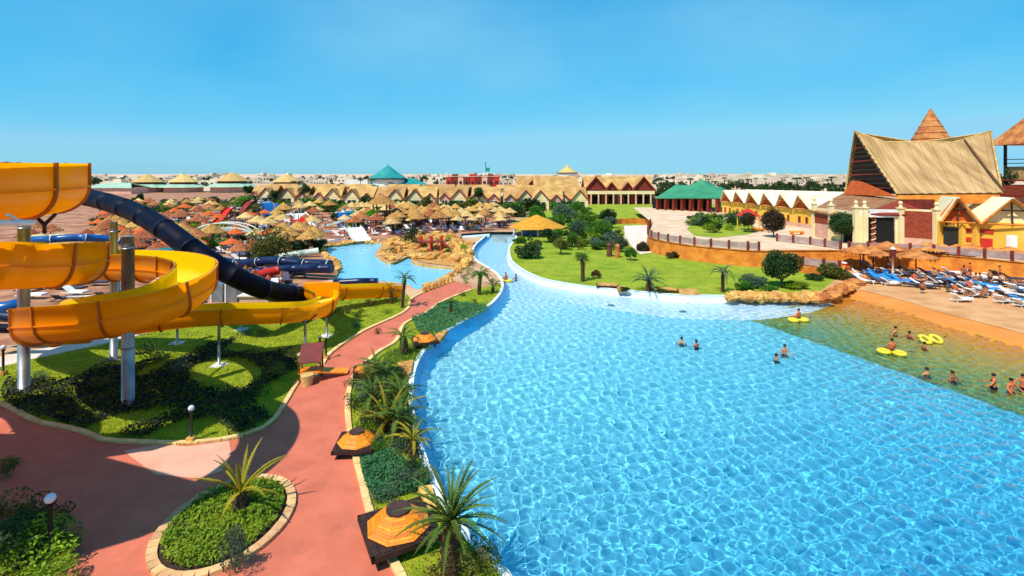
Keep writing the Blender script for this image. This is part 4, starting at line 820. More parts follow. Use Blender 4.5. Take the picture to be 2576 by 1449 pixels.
# long yellow building with cream roof and six gables
root = thing('shop_building', 'long yellow building with cream roof and a row of pointed gables', 'building', V(1930,105,ZT))
A = Vector((50.6,121,ZT)); B = Vector((54.6,91,ZT)); back = Vector((11,1.5,0)); d = (B-A); nrm = Vector((d.y,-d.x,0)).normalized()   # front faces the lawn
if nrm.x > 0: nrm = -nrm
for a,b in ((A,B),(B,B+back),(B+back,A+back),(A+back,A)): bpart(root, 'wall', [a, b, b+Vector((0,0,3.5)), a+Vector((0,0,3.5))], 0.3, 'yellow')
RZ0, RZ1 = 5.4, 8.6
ridA = A+back*0.55; ridB = B+back*0.55
bpart(root, 'roof_slope', [A+nrm*0.2+Vector((0,0,3.6)), B+nrm*0.2+Vector((0,0,3.6)), ridB+Vector((0,0,RZ1-ZT)), ridA+Vector((0,0,RZ1-ZT-0.5))], 0.2, 'roofw')
bpart(root, 'roof_slope', [A+back+Vector((0,0,3.5)), B+back+Vector((0,0,3.5)), ridB+Vector((0,0,RZ1-ZT)), ridA+Vector((0,0,RZ1-ZT-0.5))], 0.2, 'roofw')
bpart(root, 'gable_end', [A+Vector((0,0,3.5)), A+back+Vector((0,0,3.5)), ridA+Vector((0,0,RZ1-ZT-0.6))], 0.2, 'yellow')
for i in range(6):
    u0 = (i+0.04)/6; u1 = (i+0.96)/6; um = (u0+u1)/2; g0 = A+d*u0+nrm*0.5+Vector((0,0,3.5)); g1 = A+d*u1+nrm*0.5+Vector((0,0,3.5)); ap = A+d*um+nrm*1.2+Vector((0,0,6.1)); ri = A+d*um+back*0.5+Vector((0,0,6.15))
    r0 = A+d*u0+back*0.12+Vector((0,0,4.1)); 
    bpart(root, 'gable_roof', [g0+nrm*0.3, ap+nrm*0.25, ri, A+d*u0+back*0.1+Vector((0,0,3.9))], 0.14, 'roofw')
    bpart(root, 'gable_roof', [g1+nrm*0.3, ap+nrm*0.25, ri, A+d*u1+back*0.1+Vector((0,0,3.9))], 0.14, 'roofw')
    f = bpart(root, 'gable_panel', [g0-nrm*0.3, g1-nrm*0.3, ap-nrm*0.9], 0.12, 'orangef')
    mb = MB(); mb.tube([g0, ap], 0.13, 5); mb.tube([g1, ap], 0.13, 5); mb.tube([g0-Vector((0,0,0.05)), g1-Vector((0,0,0.05))], 0.12, 5); mb.tube([g0.lerp(ap,.5), g1.lerp(ap,.5)], 0.09, 5); world_part('barge_board', mb, mat('tan barge boards','#d89a58','#b8783a',2,0.8), root)
    for w0, w1 in ((0.2,0.32),(0.62,0.74)): face_win(root, A, B, u0+(u1-u0)*w0, u0+(u1-u0)*w1, ZT+0.9, ZT+2.0, 'glass', 0.2 if nrm.dot(Vector((d.y,-d.x,0)))>0 else -0.2, 'orangef')
    bpart(root, 'stone_base', [A+d*u0+nrm*0.2, A+d*u1+nrm*0.2, A+d*u1+nrm*0.2+Vector((0,0,0.75)), A+d*u0+nrm*0.2+Vector((0,0,0.75))], 0.1, 'pinkw')
# awnings before the yellow building
for x, y, w_, l in ((1880,536,2.6,'small russet awning hut in front of the yellow building'),):
    t = thing('awning_hut', l, 'awning', P(1882,580,ZT)); mb = MB(); mb.cone((0,0,2.6), 2.2, 0.15, 1.3, 4, rot=PI/4); obj('canopy', mb, M_['redp'], t)
    for sx in (-1.3,1.3):
        for sy in (-1.3,1.3): mb = MB(); mb.box((sx,sy,1.3), (0.14,0.14,2.6)); obj('post', mb, M_['yellow'], t)
for x in (1908,2005):
    t = thing('wooden_kiosk_bench', ('yellow' if x < 1950 else 'orange')+' low wooden bench planter beside the '+('small ball tree' if x < 1950 else 'large ball tree'), 'bench', P(x,582 if x<1950 else 590,ZT)); mb = MB(); mb.box((0,0,0.45), (2.2,0.8,0.2)); obj('seat', mb, M_['orangewood'], t)
    for s in (-0.8,0.8): mb = MB(); mb.box((s,0,0.18), (0.2,0.7,0.36)); obj('leg', mb, M_['orangewood'], t)
# ------------------------------------------------------------------ hall with the saddle roof
root = thing('great_hall', 'tall hall with sweeping saddle roof, dark slatted gable and orange spire', 'building', V(2350,72,ZT))
LP = U(2151.6,330,84); RP = U(2491.6,329,73.5); LE = U(2258,488,74); RE = U(2521,485,66.5); LB = U(2127,485,90)
RB = RP+(LB-LP)*0.9
def quadpt(a,b,c,d,u,v): return a.lerp(b,u).lerp(d.lerp(c,u),v)   # a,b eave; d,c ridge
N = 22
def ridge(u): p = LP.lerp(RP,u); p.z -= 1.75*min(1,(1-abs(2*u-1))/0.5)**0.85; return p
for i in range(N):                                                        # roof strips, each a board of the ribbed roof
    u0, u1 = i/N, (i+1)/N; e0, e1 = LE.lerp(RE,u0), LE.lerp(RE,u1); r0, r1 = ridge(u0), ridge(u1)
    def ln(e,r,v): p = e.lerp(r,v); p.z -= 0.45*math.sin(PI*v); return p
    mb = MB(); K = 6; vs = []; o = Vector((0,-0.06,0.06))*(i%2)
    for k in range(K+1): vs += [ln(e0,r0,k/K)+o, ln(e1,r1,k/K)+o, ln(e0,r0,k/K)+o+Vector((0,0.15,-0.15)), ln(e1,r1,k/K)+o+Vector((0,0.15,-0.15))]
    fs = []
    for k in range(K): a = 4*k; b = a+4; fs += [(a,a+1,b+1,b),(a+2,b+2,b+3,a+3),(a,b,b+2,a+2),(a+1,a+3,b+3,b+1)]
    mb.add(vs, fs); world_part('roof_strip', mb, mat('straw roof strip','#c09c6c','#98764a',0.5,0.9,0.5,3,stretch=(2.5,0.4,0.3),coords='pos',dist=0.08) , root)
bpart(root, 'rear_roof', [ridge(0.02), ridge(0.5), ridge(0.98), RB, LB], 0.2, 'roofbig')
mb = MB(); mb.tube([ridge(0.82)+Vector((0,-0.15,0.0)), RE+Vector((0,-0.3,0.2))], 0.12, 5); world_part('hip_line', mb, M_['wood'], root)
mb = MB(); rp = [ridge(i/12) for i in range(13)]; mb.tube(rp, 0.16, 6); mb.tube([LP,LE],0.18,6); mb.tube([LP,LB],0.18,6); mb.tube([RP,RE],0.14,6); world_part('ridge_beam', mb, M_['straw_pale'], root)
# dark slatted gable: slats of timber on a dark wall
G0 = LP; G1 = LB; G2 = LE
bpart(root, 'gable_wall', [G0+Vector((.5,.4,-.4)), G1+Vector((.5,.2,0)), G2+Vector((.2,.6,0))], 0.2, 'darkwood')
for k in range(13):
    v0 = 0.06+0.93*k/13; a = G0.lerp(G1, v0); b = G0.lerp(G2, v0); mb = MB(); mb.tube([a+Vector((0.1,-0.05,0)), b+Vector((-0.15,-0.1,0))], 0.14, 5); world_part('gable_slat', mb, M_['darkwood'] if k%3 else M_['redbrown'], root)
O0 = G1.lerp(G0,0.25)+Vector((-0.3,-0.6,0)); O1 = U(2127,487,88.5); O2 = U(2258,494,73.4)
bpart(root, 'orange_panel', [U(2147,447,87.0), U(2122,489,88.6), U(2258,495,72.9)], 0.16, 'orangef')
# spire
sb = U(2341,358,86); mb = MB(); mb.cone((sb.x, sb.y, sb.z-1.5), 3.65, 0.12, 7.2, 8); world_part('spire', mb, M_['spire'], root)
for k in range(7):
    mb = MB(); q = k/7; mb.cone((sb.x, sb.y, sb.z-1.5+7.2*q), (3.65*(1-q)+0.12*q)*1.05, (3.65*(1-q-0.1)+0.1)*1.0, 0.62, 8); world_part('shingle_course', mb, M_['spire'], root)
# walls below the great roof
bpart(root, 'orange_band', [LE+Vector((0,.4,-0.1)), RE+Vector((0,.4,-0.1)), U(2521,512,66.6), U(2262,512,73.6)], 0.2, 'orangew')
# front hall: brown hipped roof on cream columns
root = thing('entrance_hall', 'brown roofed entrance hall with cream columns and a dark doorway', 'building', V(2170,72,ZT))
def fp(x, y, Y): return U(x,y,Y)
a = U(2035,531,80.5); b = U(2128,485,90); c = U(2262,503,73); dd = U(2186,533,70.8); e = U(2116,545,73.5)
bpart(root, 'roof_slope', [a, b, c, e], 0.2, 'roofbr'); bpart(root, 'roof_slope', [e, c, dd], 0.2, 'roofbr')
bpart(root, 'brown_gable', [dd+Vector((0,0.3,0)), c+Vector((0,0.4,0)), U(2352,503,68.3), U(2352,545,68.3), U(2190,540,70.7)], 0.2, 'redbrown')
q0 = P(2046,595,ZT); q1 = P(2154,615,ZT); q2 = P(2262,618,ZT); q3 = P(2352,625.5,ZT)
def top_at(p, h): return Vector((p.x,p.y,ZT+h))
bpart(root, 'wall', [q0+Vector((.4,.4,0)), q1+Vector((.4,.4,0)), top_at(q1+Vector((.4,.4,0)),4.6), top_at(q0+Vector((.4,.4,0)),4.6)], 0.25, 'cream')
lint = lambda p, q, z0, z1, m, nm: bpart(root, nm, [p+Vector((0,0,z0)), q+Vector((0,0,z0)), q+Vector((0,0,z1)), p+Vector((0,0,z1))], 0.3, m)
lint(q1, q2, 3.9, 5.0, 'white', 'lintel'); lint(q2.lerp(q3,.03), q3, 1.2, 4.9, 'redw', 'brick_panel'); lint(q2.lerp(q3,.03), q3, 0, 1.25, 'pinkw', 'stone_base'); lint(q0, q0.lerp(q1,.45), 2.2, 3.6, 'redw', 'brick_panel'); lint(q0.lerp(q1,.05), q0.lerp(q1,.45), 0, 2.2, 'pinkw', 'stone_base')
lint(q2, q3, 4.9, 5.15, 'cream', 'cornice')
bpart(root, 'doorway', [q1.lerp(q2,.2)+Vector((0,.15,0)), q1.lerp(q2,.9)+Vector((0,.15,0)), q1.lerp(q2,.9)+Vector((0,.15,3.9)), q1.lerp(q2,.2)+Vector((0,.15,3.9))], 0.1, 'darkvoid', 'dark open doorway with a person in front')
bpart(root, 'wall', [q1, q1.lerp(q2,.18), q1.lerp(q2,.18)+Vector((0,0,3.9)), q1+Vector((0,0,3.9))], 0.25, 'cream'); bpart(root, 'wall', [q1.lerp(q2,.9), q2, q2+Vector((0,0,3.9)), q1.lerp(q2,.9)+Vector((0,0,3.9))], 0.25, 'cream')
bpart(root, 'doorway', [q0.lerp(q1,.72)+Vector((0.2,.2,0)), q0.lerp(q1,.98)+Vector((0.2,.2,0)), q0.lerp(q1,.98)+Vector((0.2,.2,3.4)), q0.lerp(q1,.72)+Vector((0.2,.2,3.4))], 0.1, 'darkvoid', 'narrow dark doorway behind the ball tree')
for p in (q0, q0.lerp(q1,.42), q0.lerp(q1,.97), q1.lerp(q2,.17), q2, q3):
    mb = MB(); p = p+Vector((0,-0.25,0)); mb.box(p+Vector((0,0,2.6)), (0.6,0.6,5.2)); mb.box(p+Vector((0,0,5.25)), (0.8,0.8,0.15)); mb.cone((p.x,p.y,p.z+5.3), 0.28, 0.16, 0.45, 8); mb.ball((p.x,p.y,p.z+5.95), 0.27, 10, 6); world_part('column', mb, M_['cream'], root)
mb = MB(); p = q1.lerp(q2,.36)+Vector((0,-0.35,0)); mb.tube([p, p+Vector((0,0,3.9))], 0.24, 10); pole = world_part('spiral_pole', mb, M_['redbrown'], root)
for k in range(5):
    mb = MB(); z = 0.4+0.8*k; mb.tube([p+Vector((0.27*math.cos(a*0.6),0.27*math.sin(a*0.6)-0.0,z+a*0.06)) for a in range(-1,10)], 0.07, 5); o_ = link('stripe', mb.mesh('stripe', M_['cream']), pole)
# right shops: yellow with orange barge boards and cream roofs
root = thing('gabled_shops', 'yellow shop row with cream gabled roofs and red notice boards', 'building', V(2450,64,ZT))
s0 = P(2356,626,ZT); s1 = P(2450,633,ZT); s2 = P(2580,643,ZT); s3 = s2+(s2-s1)*0.7
for p,q in ((s0,s1),(s1,s2),(s2,s3)): bpart(root, 'wall', [p+Vector((0,.2,0)), q+Vector((0,.2,0)), q+Vector((0,.2,3.9)), p+Vector((0,.2,3.9))], 0.25, 'yellow')
bdir = Vector((3.5,7,0))
def gable(p, q, zap, lb):
    m = (p+q)/2; eh = 3.7; ap = Vector((m.x,m.y,ZT+zap)); pe = p+Vector((0,-.3,eh)); qe = q+Vector((0,-.3,eh)); f = Vector((-0.2,-0.9,0))
    bpart(root, 'roof_slope', [qe+f, ap+f+Vector((0,0,.1)), ap+bdir, qe+bdir], 0.16, 'roofw'); bpart(root, 'roof_slope', [pe+f, ap+f+Vector((0,0,.1)), ap+bdir, pe+bdir], 0.16, 'roofw')
    bpart(root, 'gable_panel', [pe+Vector((0,.3,0)), qe+Vector((0,.3,0)), ap+Vector((0,.1,-.1))], 0.12, lb)
    mb = MB(); mb.tube([pe+f, ap+f], 0.16, 5); mb.tube([qe+f, ap+f], 0.16, 5); mb.tube([pe+f*0.6, qe+f*0.6], 0.12, 5); world_part('barge_board', mb, mat('orange barge boards','#d98a34','#b86a20',2,0.8), root)
    mb = MB(); mb.tube([pe.lerp(ap,.55)+f*0.6, qe.lerp(ap,.55)+f*0.6], 0.1, 5); mb.tube([m+Vector((0,-.6,eh)), ap+f*0.6], 0.1, 5); world_part('tie_beam', mb, M_['darkwood'], root)
gable(s0+Vector((-.2,0,0)), s1, 6.8, 'orangef'); gable(s1, s2+Vector((1.6,-.6,0)), 6.9, 'cream')
bpart(root, 'door', [s0.lerp(s1,.17)+Vector((0,-.1,0)), s0.lerp(s1,.62)+Vector((0,-.1,0)), s0.lerp(s1,.62)+Vector((0,-.1,3.0)), s0.lerp(s1,.17)+Vector((0,-.1,3.0))], 0.1, mat('dark green door','#20302a','#2a1a16',1,0.5))
sg = bpart(root, 'sign_board', [s0.lerp(s1,.15)+Vector((0,-.14,3.15)), s0.lerp(s1,.5)+Vector((0,-.14,3.15)), s0.lerp(s1,.5)+Vector((0,-.14,3.65)), s0.lerp(s1,.15)+Vector((0,-.14,3.65))], 0.06, 'yellow')
for k, (w0,w1) in enumerate(((0.2,0.26),(0.275,0.31),(0.325,0.37),(0.385,0.40),(0.415,0.455))):
    mb = MB(); a_ = s0.lerp(s1,w0)+Vector((0,-.2,3.24)); b_ = s0.lerp(s1,w1)+Vector((0,-.2,3.24)); h_ = 0.3-0.05*(k%2); mb.plate([a_,b_,b_+Vector((0,0,h_)),a_+Vector((0,0,h_))],0.02); o_ = link('lettering', mb.mesh('lettering', M_['darksteel']), sg); 
    sg_inv = Matrix.Translation(-root.location)
for z0,z1 in ((2.45,3.0),(1.35,1.8)):
    bpart(root, 'red_panel', [s0.lerp(s1,.64)+Vector((0,-.1,z0)), s0.lerp(s1,.92)+Vector((0,-.1,z0)), s0.lerp(s1,.92)+Vector((0,-.1,z1)), s0.lerp(s1,.64)+Vector((0,-.1,z1))], 0.08, 'redp')
bpart(root, 'red_panel', [s1.lerp(s2,.02)+Vector((0,-.1,2.5)), s1.lerp(s2,.38)+Vector((0,-.1,2.45)), s1.lerp(s2,.38)+Vector((0,-.1,2.95)), s1.lerp(s2,.02)+Vector((0,-.1,3.0))], 0.08, 'redp')
bpart(root, 'red_poster', [s1.lerp(s2,.12)+Vector((0,-.1,0.5)), s1.lerp(s2,.36)+Vector((0,-.1,0.5)), s1.lerp(s2,.36)+Vector((0,-.1,1.8)), s1.lerp(s2,.12)+Vector((0,-.1,1.8))], 0.08, 'redp')
bpart(root, 'red_panel', [s1.lerp(s2,.02)+Vector((0,-.1,1.3)), s1.lerp(s2,.12)+Vector((0,-.1,1.3)), s1.lerp(s2,.12)+Vector((0,-.1,1.8)), s1.lerp(s2,.02)+Vector((0,-.1,1.8))], 0.07, 'redp')
bpart(root, 'white_board', [s1.lerp(s2,.62)+Vector((0,-.1,0.9)), s2+Vector((1,-.5,0.9)), s2+Vector((1,-.5,2.4)), s1.lerp(s2,.62)+Vector((0,-.1,2.4))], 0.08, 'white')
for p in (s0, s1, s0.lerp(s1,.64)): mb = MB(); mb.box(p+Vector((0,-.3,1.95)), (0.5,0.5,3.9)); world_part('column', mb, M_['yellow'], root)
bpart(root, 'stone_base', [s0.lerp(s1,.64)+Vector((0,-.16,0)), s2+Vector((1,-.56,0)), s2+Vector((1,-.56,0.55)), s0.lerp(s1,.64)+Vector((0,-.16,0.75))], 0.08, 'pinkw')
# observation tower at the picture edge
root = thing('observation_tower', 'timber observation tower with thatched pyramid roof at the picture edge', 'tower', V(2600,77,ZT))
c = V(2604,77,ZT); 
def bx(name, ctr, d, m): mb = MB(); mb.box(ctr, d); return world_part(name, mb, M_[m], root)
bx('tower_base', (c.x+.2,c.y,5.2), (8.4,6,6.4), 'pinkw'); bx('gallery_floor', (c.x,c.y,8.55), (9.2,7,0.3), 'redbrown'); bx('gallery_wall', (c.x,c.y,9.5), (8.6,6.5,1.5), 'redw'); bx('gallery_floor', (c.x,c.y,11.0), (8.8,6.6,0.25), 'redbrown'); bx('cabin', (c.x+0.5,c.y,12.1), (5.4,5,2.0), 'straw_pale')
for sx in (-2.4,2.4):
    for sy in (-2.2,2.2): bx('corner_post', (c.x+sx,c.y+sy,13.6), (0.3,0.3,6.0), 'darkwood')
mb = MB(); mb.cone((c.x,c.y,16.5), 5.4, 0.1, 5.2, 4, rot=PI/4); world_part('roof', mb, M_['spire'], root)
for z in (13.6,14.2): bx('rail', (c.x,c.y-2.4,z), (5.2,0.1,0.12), 'darkwood'); bx('rail', (c.x-2.5,c.y,z), (0.1,4.8,0.12), 'darkwood')
bush('dark bush against the sky between the great roof and the tower', U(2530,480,78), 1.4, 3.5, 'dark', 3, 400, 0.3)
# green roofed pavilion
root = thing('green_roofed_pavilion', 'red timber restaurant pavilion under a broad green hipped roof', 'building', P(1730,528))
def green_roof(pts, ap): 
    n = len(pts)
    for i in range(n): bpart(root, 'roof_slope', [pts[i], pts[(i+1)%n]]+([ap[i%len(ap)]] if len(ap) == 1 else ([ap[0],ap[1]] if False else [ap[0]])), 0.15, 'green')
e0,e1,e2,e3 = U(1648,499,140), U(1822,499,128), U(1850,490,150), U(1690,488,165); t0,t1 = U(1700,465,150), U(1815,471,140)
bpart(root,'roof_slope',[e0,e1,t1,t0],0.2,'green'); bpart(root,'roof_slope',[e1,e2,t1],0.2,'green'); bpart(root,'roof_slope',[e2,e3,t0,t1],0.2,'green'); bpart(root,'roof_slope',[e3,e0,t0],0.2,'green')
a0,a1,a2,a3,at = U(1728,471,147),U(1786,472,145),U(1800,466,155),U(1745,465,156),U(1764,452,150)
for p,q in ((a0,a1),(a1,a2),(a2,a3),(a3,a0)): bpart(root,'lantern_roof',[p,q,at],0.15,'green')
for i in range(8):
    p = e0.lerp(e1,(i+.3)/8); bpart(root,'wall_bay',[Vector((p.x,p.y+1.5,0)),Vector((p.x+1.4,p.y+1.4,0)),Vector((p.x+1.4,p.y+1.4,p.z-.2)),Vector((p.x,p.y+1.5,p.z-.2))],0.2,'redw' if i%3 else 'redbrown'); mb = MB(); mb.box((p.x,p.y+.5,p.z/2),(0.35,0.35,p.z-0.1)); world_part('column',mb,M_['redbrown'],root)
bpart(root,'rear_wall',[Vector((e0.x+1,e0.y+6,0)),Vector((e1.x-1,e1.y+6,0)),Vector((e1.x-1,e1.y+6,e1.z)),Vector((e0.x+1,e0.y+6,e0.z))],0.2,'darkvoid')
# ------------------------------------------------------------------ chalets
def chalet_proto():
    r = thing('chalet', 'chalet', 'chalet'); W = 9.6; D = 9; eh = 3.6; rh = 7.0
    mb = MB(); mb.box((0,D/2,eh/2),(W-0.1,D,eh)); obj('wall', mb, M_['cream'], r)
    mb = MB(); mb.plate([(-W/2,-0.6,eh-.15),(W/2,-0.6,eh-.15),(W/2,D/2,rh),(-W/2,D/2,rh)],0.2); mb.plate([(-W/2,D+.6,eh-.15),(W/2,D+.6,eh-.15),(W/2,D/2,rh+.01),(-W/2,D/2,rh+.01)],0.2); obj('roof', mb, M_['rooftan'], r)
    for gx, gw, gh, ex in ((-2.2,2.5,6.3,1.6),(2.7,1.5,4.9,0.8)):
        mb = MB(); f = -ex
        mb.plate([(gx-gw-.3,f-.3,eh-.5),(gx,f-.3,gh),(gx,D/2,gh),(gx-gw-.3,D/2-1,eh-.5)],0.16); mb.plate([(gx+gw+.3,f-.3,eh-.5),(gx,f-.3,gh+.01),(gx,D/2,gh+.01),(gx+gw+.3,D/2-1,eh-.5)],0.16); g = obj('gable_roof', mb, M_['rooftan'], r)
        mb = MB(); mb.tube([Vector((gx-gw-.3,f-.4,eh-.5)),Vector((gx,f-.4,gh)),Vector((gx+gw+.3,f-.4,eh-.5))],0.2,5); link('barge_board', mb.mesh('barge_board', M_['redbrown']), g)
        mb = MB(); mb.slab([Vector((gx-gw,f,0)),Vector((gx+gw,f,0)),Vector((gx+gw,0.2,0)),Vector((gx-gw,0.2,0))],0,eh-.45); mb.plate([(gx-gw,f,eh-.45),(gx+gw,f,eh-.45),(gx,f,gh-.25)],0.1); obj('porch_wall', mb, M_['cream'] if ex > 1 else M_['pinkwall'], r)
        mb = MB(); mb.box((gx,f-.08,1.5),(gw*1.1,0.06,2.4)); wn = obj('window', mb, M_['glass'], r); mb = MB(); mb.box((gx,f-.12,1.5),(0.1,0.06,2.4)); mb.box((gx,f-.12,2.7),(gw*1.15,0.08,0.12)); link('frame', mb.mesh('frame', M_['white']), wn)
    return r
CH = chalet_proto(); chs = []
for i,(x,Y) in enumerate([(660,196),(742,190),(824,184),(905,178),(980,176),(1062,176),(1140,176),(1222,172),(1305,168),(1378,165),(1440,168)]):
    s = 1.05; o = place(CH, USED, Vector(((x-CX)/F*Y, Y, 0)), 0.04*((i%3)-1), (s*(1 if i%2 else -1), s, s), None, 'row of chalets'); chs.append(o)
ordinals(chs, 'tan roofed chalet with a pointed porch gable', 'in the chalet row')
R = random.Random(9)
chs2 = []
for i,(x,Y) in enumerate([(700,235),(800,230),(890,226),(1010,222),(1100,220),(1190,215),(1290,212),(1380,205)]):
    o = place(CH, USED, Vector(((x-CX)/F*Y, Y, 0)), 0.06*((i%3)-1), (1.5, 1.05, 1.02), None, 'rear row of chalets'); chs2.append(o)
ordinals(chs2, 'wide tan chalet roof showing behind', 'in the rear chalet row')
# hotel wings
def wing(label, x0, x1, Y, zr, peaks, ze, name='hotel_wing', base=0.0, wallm='pinkwall', roofm='rooftan', two=True):
    r = thing(name, label, 'hotel', V((x0+x1)/2, Y, 0)); a = V(x0,Y,0); b = V(x1,Y,0); D = 11
    bpart(r,'wall',[a,b,b+Vector((0,0,ze)),a+Vector((0,0,ze))],0.3,wallm); bpart(r,'side_wall',[b,b+Vector((0,D,0)),b+Vector((0,D,ze)),b+Vector((0,0,ze))],0.3,wallm); bpart(r,'side_wall',[a,a+Vector((0,D,0)),a+Vector((0,D,ze)),a+Vector((0,0,ze))],0.3,wallm)
    bpart(r,'roof_slope',[a+Vector((-.5,-.6,ze-.1)),b+Vector((.5,-.6,ze-.1)),b+Vector((.5,D/2,zr)),a+Vector((-.5,D/2,zr))],0.25,roofm); bpart(r,'roof_slope',[a+Vector((-.5,D+.6,ze-.1)),b+Vector((.5,D+.6,ze-.1)),b+Vector((.5,D/2,zr)),a+Vector((-.5,D/2,zr))],0.25,roofm)
    for e in (a,b): bpart(r,'gable_end',[e+Vector((0,0,ze)),e+Vector((0,D,ze)),e+Vector((0,D/2,zr-.3))],0.2,'redbrown')
    for px, hw, zp in peaks:
        c = V(px,Y,0); f = -1.6
        for s in (-1,1): bpart(r,'gable_roof',[c+Vector((s*hw,f-.5,ze-.8)),c+Vector((0,f-.5,zp)),c+Vector((0,D/2,zp)),c+Vector((s*hw,D/2,ze-.8))],0.3,roofm)
        mb = MB(); mb.tube([c+Vector((-hw,f-.6,ze-.8)),c+Vector((0,f-.6,zp)),c+Vector((hw,f-.6,ze-.8))],0.38,5); world_part('barge_board',mb,M_['redbrown'],r)
        bpart(r,'gable_wall',[c+Vector((-hw*.86,f,ze-.8)),c+Vector((hw*.86,f,ze-.8)),c+Vector((0,f,zp-.5))],0.2,'redbrown')
        bpart(r,'gable_wall',[c+Vector((-hw*.8,f,base)),c+Vector((hw*.8,f,base)),c+Vector((hw*.8,f,ze-.8)),c+Vector((-hw*.8,f,ze-.8))],0.2,'redw' if two else wallm)
        w_ = hw*.42; bpart(r,'window',[c+Vector((-w_,f-.2,ze-3.4)),c+Vector((w_,f-.2,ze-3.4)),c+Vector((w_,f-.2,ze-.3)),c+Vector((-w_,f-.2,ze-.3))],0.1,'glass')
        if two: bpart(r,'window',[c+Vector((-w_,f-.2,0.3)),c+Vector((w_,f-.2,0.3)),c+Vector((w_,f-.2,3.0)),c+Vector((-w_,f-.2,3.0))],0.1,'darkvoid')
    if two:
        mb = MB(); mb.box(((a.x+b.x)/2,Y-2.6,4.2),(b.x-a.x,2.4,0.3)); mb.box(((a.x+b.x)/2,Y-3.7,4.8),(b.x-a.x,0.15,1.0)); world_part('balcony',mb,M_['cream'],r)
        for k in range(9): p = a.lerp(b,(k+.5)/9); mb = MB(); mb.box((p.x,Y-3.6,2.1),(0.5,0.5,4.2)); world_part('pillar',mb,M_['pinkwall'],r)
        for k in range(8): p = a.lerp(b,(k+1)/9); bpart(r,'window',[Vector((p.x-.9,Y-.3,0.4)),Vector((p.x+.9,Y-.3,0.4)),Vector((p.x+.9,Y-.3,3.2)),Vector((p.x-.9,Y-.3,3.2))],0.1,'glass')
    return r
wing('two storey red timbered hotel wing with four gables beside the green pavilion', 1474, 1640, 200, 10.8, [(1497,4.9,10.7),(1536,2.8,8.6),(1576,2.8,8.6),(1616,4.9,10.7)], 5.8)
wing('long roofed hotel wing with a red gable end behind the chalets', 1345, 1455, 232, 10.8, [], 6.0, two=False)
wing('small gabled hotel wing left of the long roofed one', 1300, 1372, 246, 10.6, [(1348,5.0,10.5)], 6.0, two=False)
# red building, teal dome, white halls
r = thing('red_building', 'dark red flat roofed building with pale bands on the horizon', 'building', V(1190,300,0))
for k in range(9):
    x0 = 1122+15*k; a = V(x0,300,0); b = V(x0+13.5,300,0); h = 10.0+((k*5)%3)*0.9; mb = MB(); mb.box(((a.x+b.x)/2,303,h/2),(b.x-a.x,6,h)); world_part('wall_block',mb,M_['redbrown' if k%2 else 'redp'] if k%4!=2 else M_['pinkwall'],r)
    bpart(r,'window',[Vector((a.x+.8,299.8,6.0)),Vector((b.x-.8,299.8,6.0)),Vector((b.x-.8,299.8,7.6)),Vector((a.x+.8,299.8,7.6))],0.1,'glass')
mb = MB(); mb.box((V(1190,300,0).x,303,10.4),(30,6.5,0.4)); world_part('roof_slab',mb,M_['pinkw'],r)
r = thing('teal_domed_hall', 'large hall with two tiered teal roof and a small finial', 'building', V(976,320,0)); c = V(976,322,0)
mb = MB(); mb.cone((c.x,c.y,0),10.6,10.6,9.6,16); world_part('drum',mb,M_['white'],r)
mb = MB(); mb.cone((c.x,c.y,9.3),12.0,7.2,2.9,16); mb.cone((c.x,c.y,12.15),7.2,2.6,3.6,16); mb.cone((c.x,c.y,15.7),2.6,0.5,1.4,16); mb.cone((c.x,c.y,17.1),0.4,0.05,1.5,8); world_part('roof',mb,M_['teal'],r)
mb = MB(); mb.cone((c.x,c.y,8.3),12.2,12.0,0.5,16); world_part('eave_band',mb,mat('dark teal band','#0e3c44','#0a3038',1,0.6),r)
a = V(932,312,0); b = V(1080,318,0); mb = MB(); mb.slab([a,b,b+Vector((0,16,0)),a+Vector((0,16,0))],0,4.6); world_part('wall',mb,M_['white'],r)
bpart(r,'lower_roof',[a+Vector((-1,-1,4.6)),b+Vector((1,-1,4.6)),U(1040,449,330),U(945,447,330)],0.3,'teal')
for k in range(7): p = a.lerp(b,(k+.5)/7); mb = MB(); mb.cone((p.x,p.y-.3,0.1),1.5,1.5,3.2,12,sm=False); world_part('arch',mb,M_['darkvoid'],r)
for x0,x1,Y,h,l in ((870,925,330,8.0,'bright white block left of the teal domed hall'),(1395,1455,420,10.5,'small white domed block above the hotel roofs')):
    r = thing('white_block', l, 'building', V((x0+x1)/2,Y,0)); a = V(x0,Y,0); b = V(x1,Y,0); mb = MB(); mb.slab([a,b,b+Vector((0,12,0)),a+Vector((0,12,0))],0,h if x0<1000 else 9.2); world_part('wall',mb,M_['white'],r)
    for k in range(4): p = a.lerp(b,(k+.5)/4); bpart(r,'window',[Vector((p.x-1,Y-.2,2)),Vector((p.x+1,Y-.2,2)),Vector((p.x+1,Y-.2,5)),Vector((p.x-1,Y-.2,5))],0.1,'glass')
    if x0 > 1000:
        c = V(1427,Y+5,0); mb = MB(); mb.cone((c.x,c.y,9),8,8,3.2,12); world_part('drum',mb,M_['white'],r); mb = MB(); mb.cone((c.x,c.y,12.2),9,9,0.8,12); world_part('dark_ring',mb,M_['darkwood'],r); mb = MB(); mb.cone((c.x,c.y,13.0),8,2,4.4,12); mb.cone((c.x,c.y,17.3),2,0.1,3.0,8); world_part('cupola',mb,M_['straw_pale'],r)
mb = MB(); c = V(1222,300,0); mb.tube([c+Vector((0,0,10)),c+Vector((0,0,19))],0.25,6); mb.box(c+Vector((1.2,0,14.5)),(2.4,0.6,2.2)); tag(obj('mast', mb, M_['teal']), 'thin mast rising over the red building', 'mast')
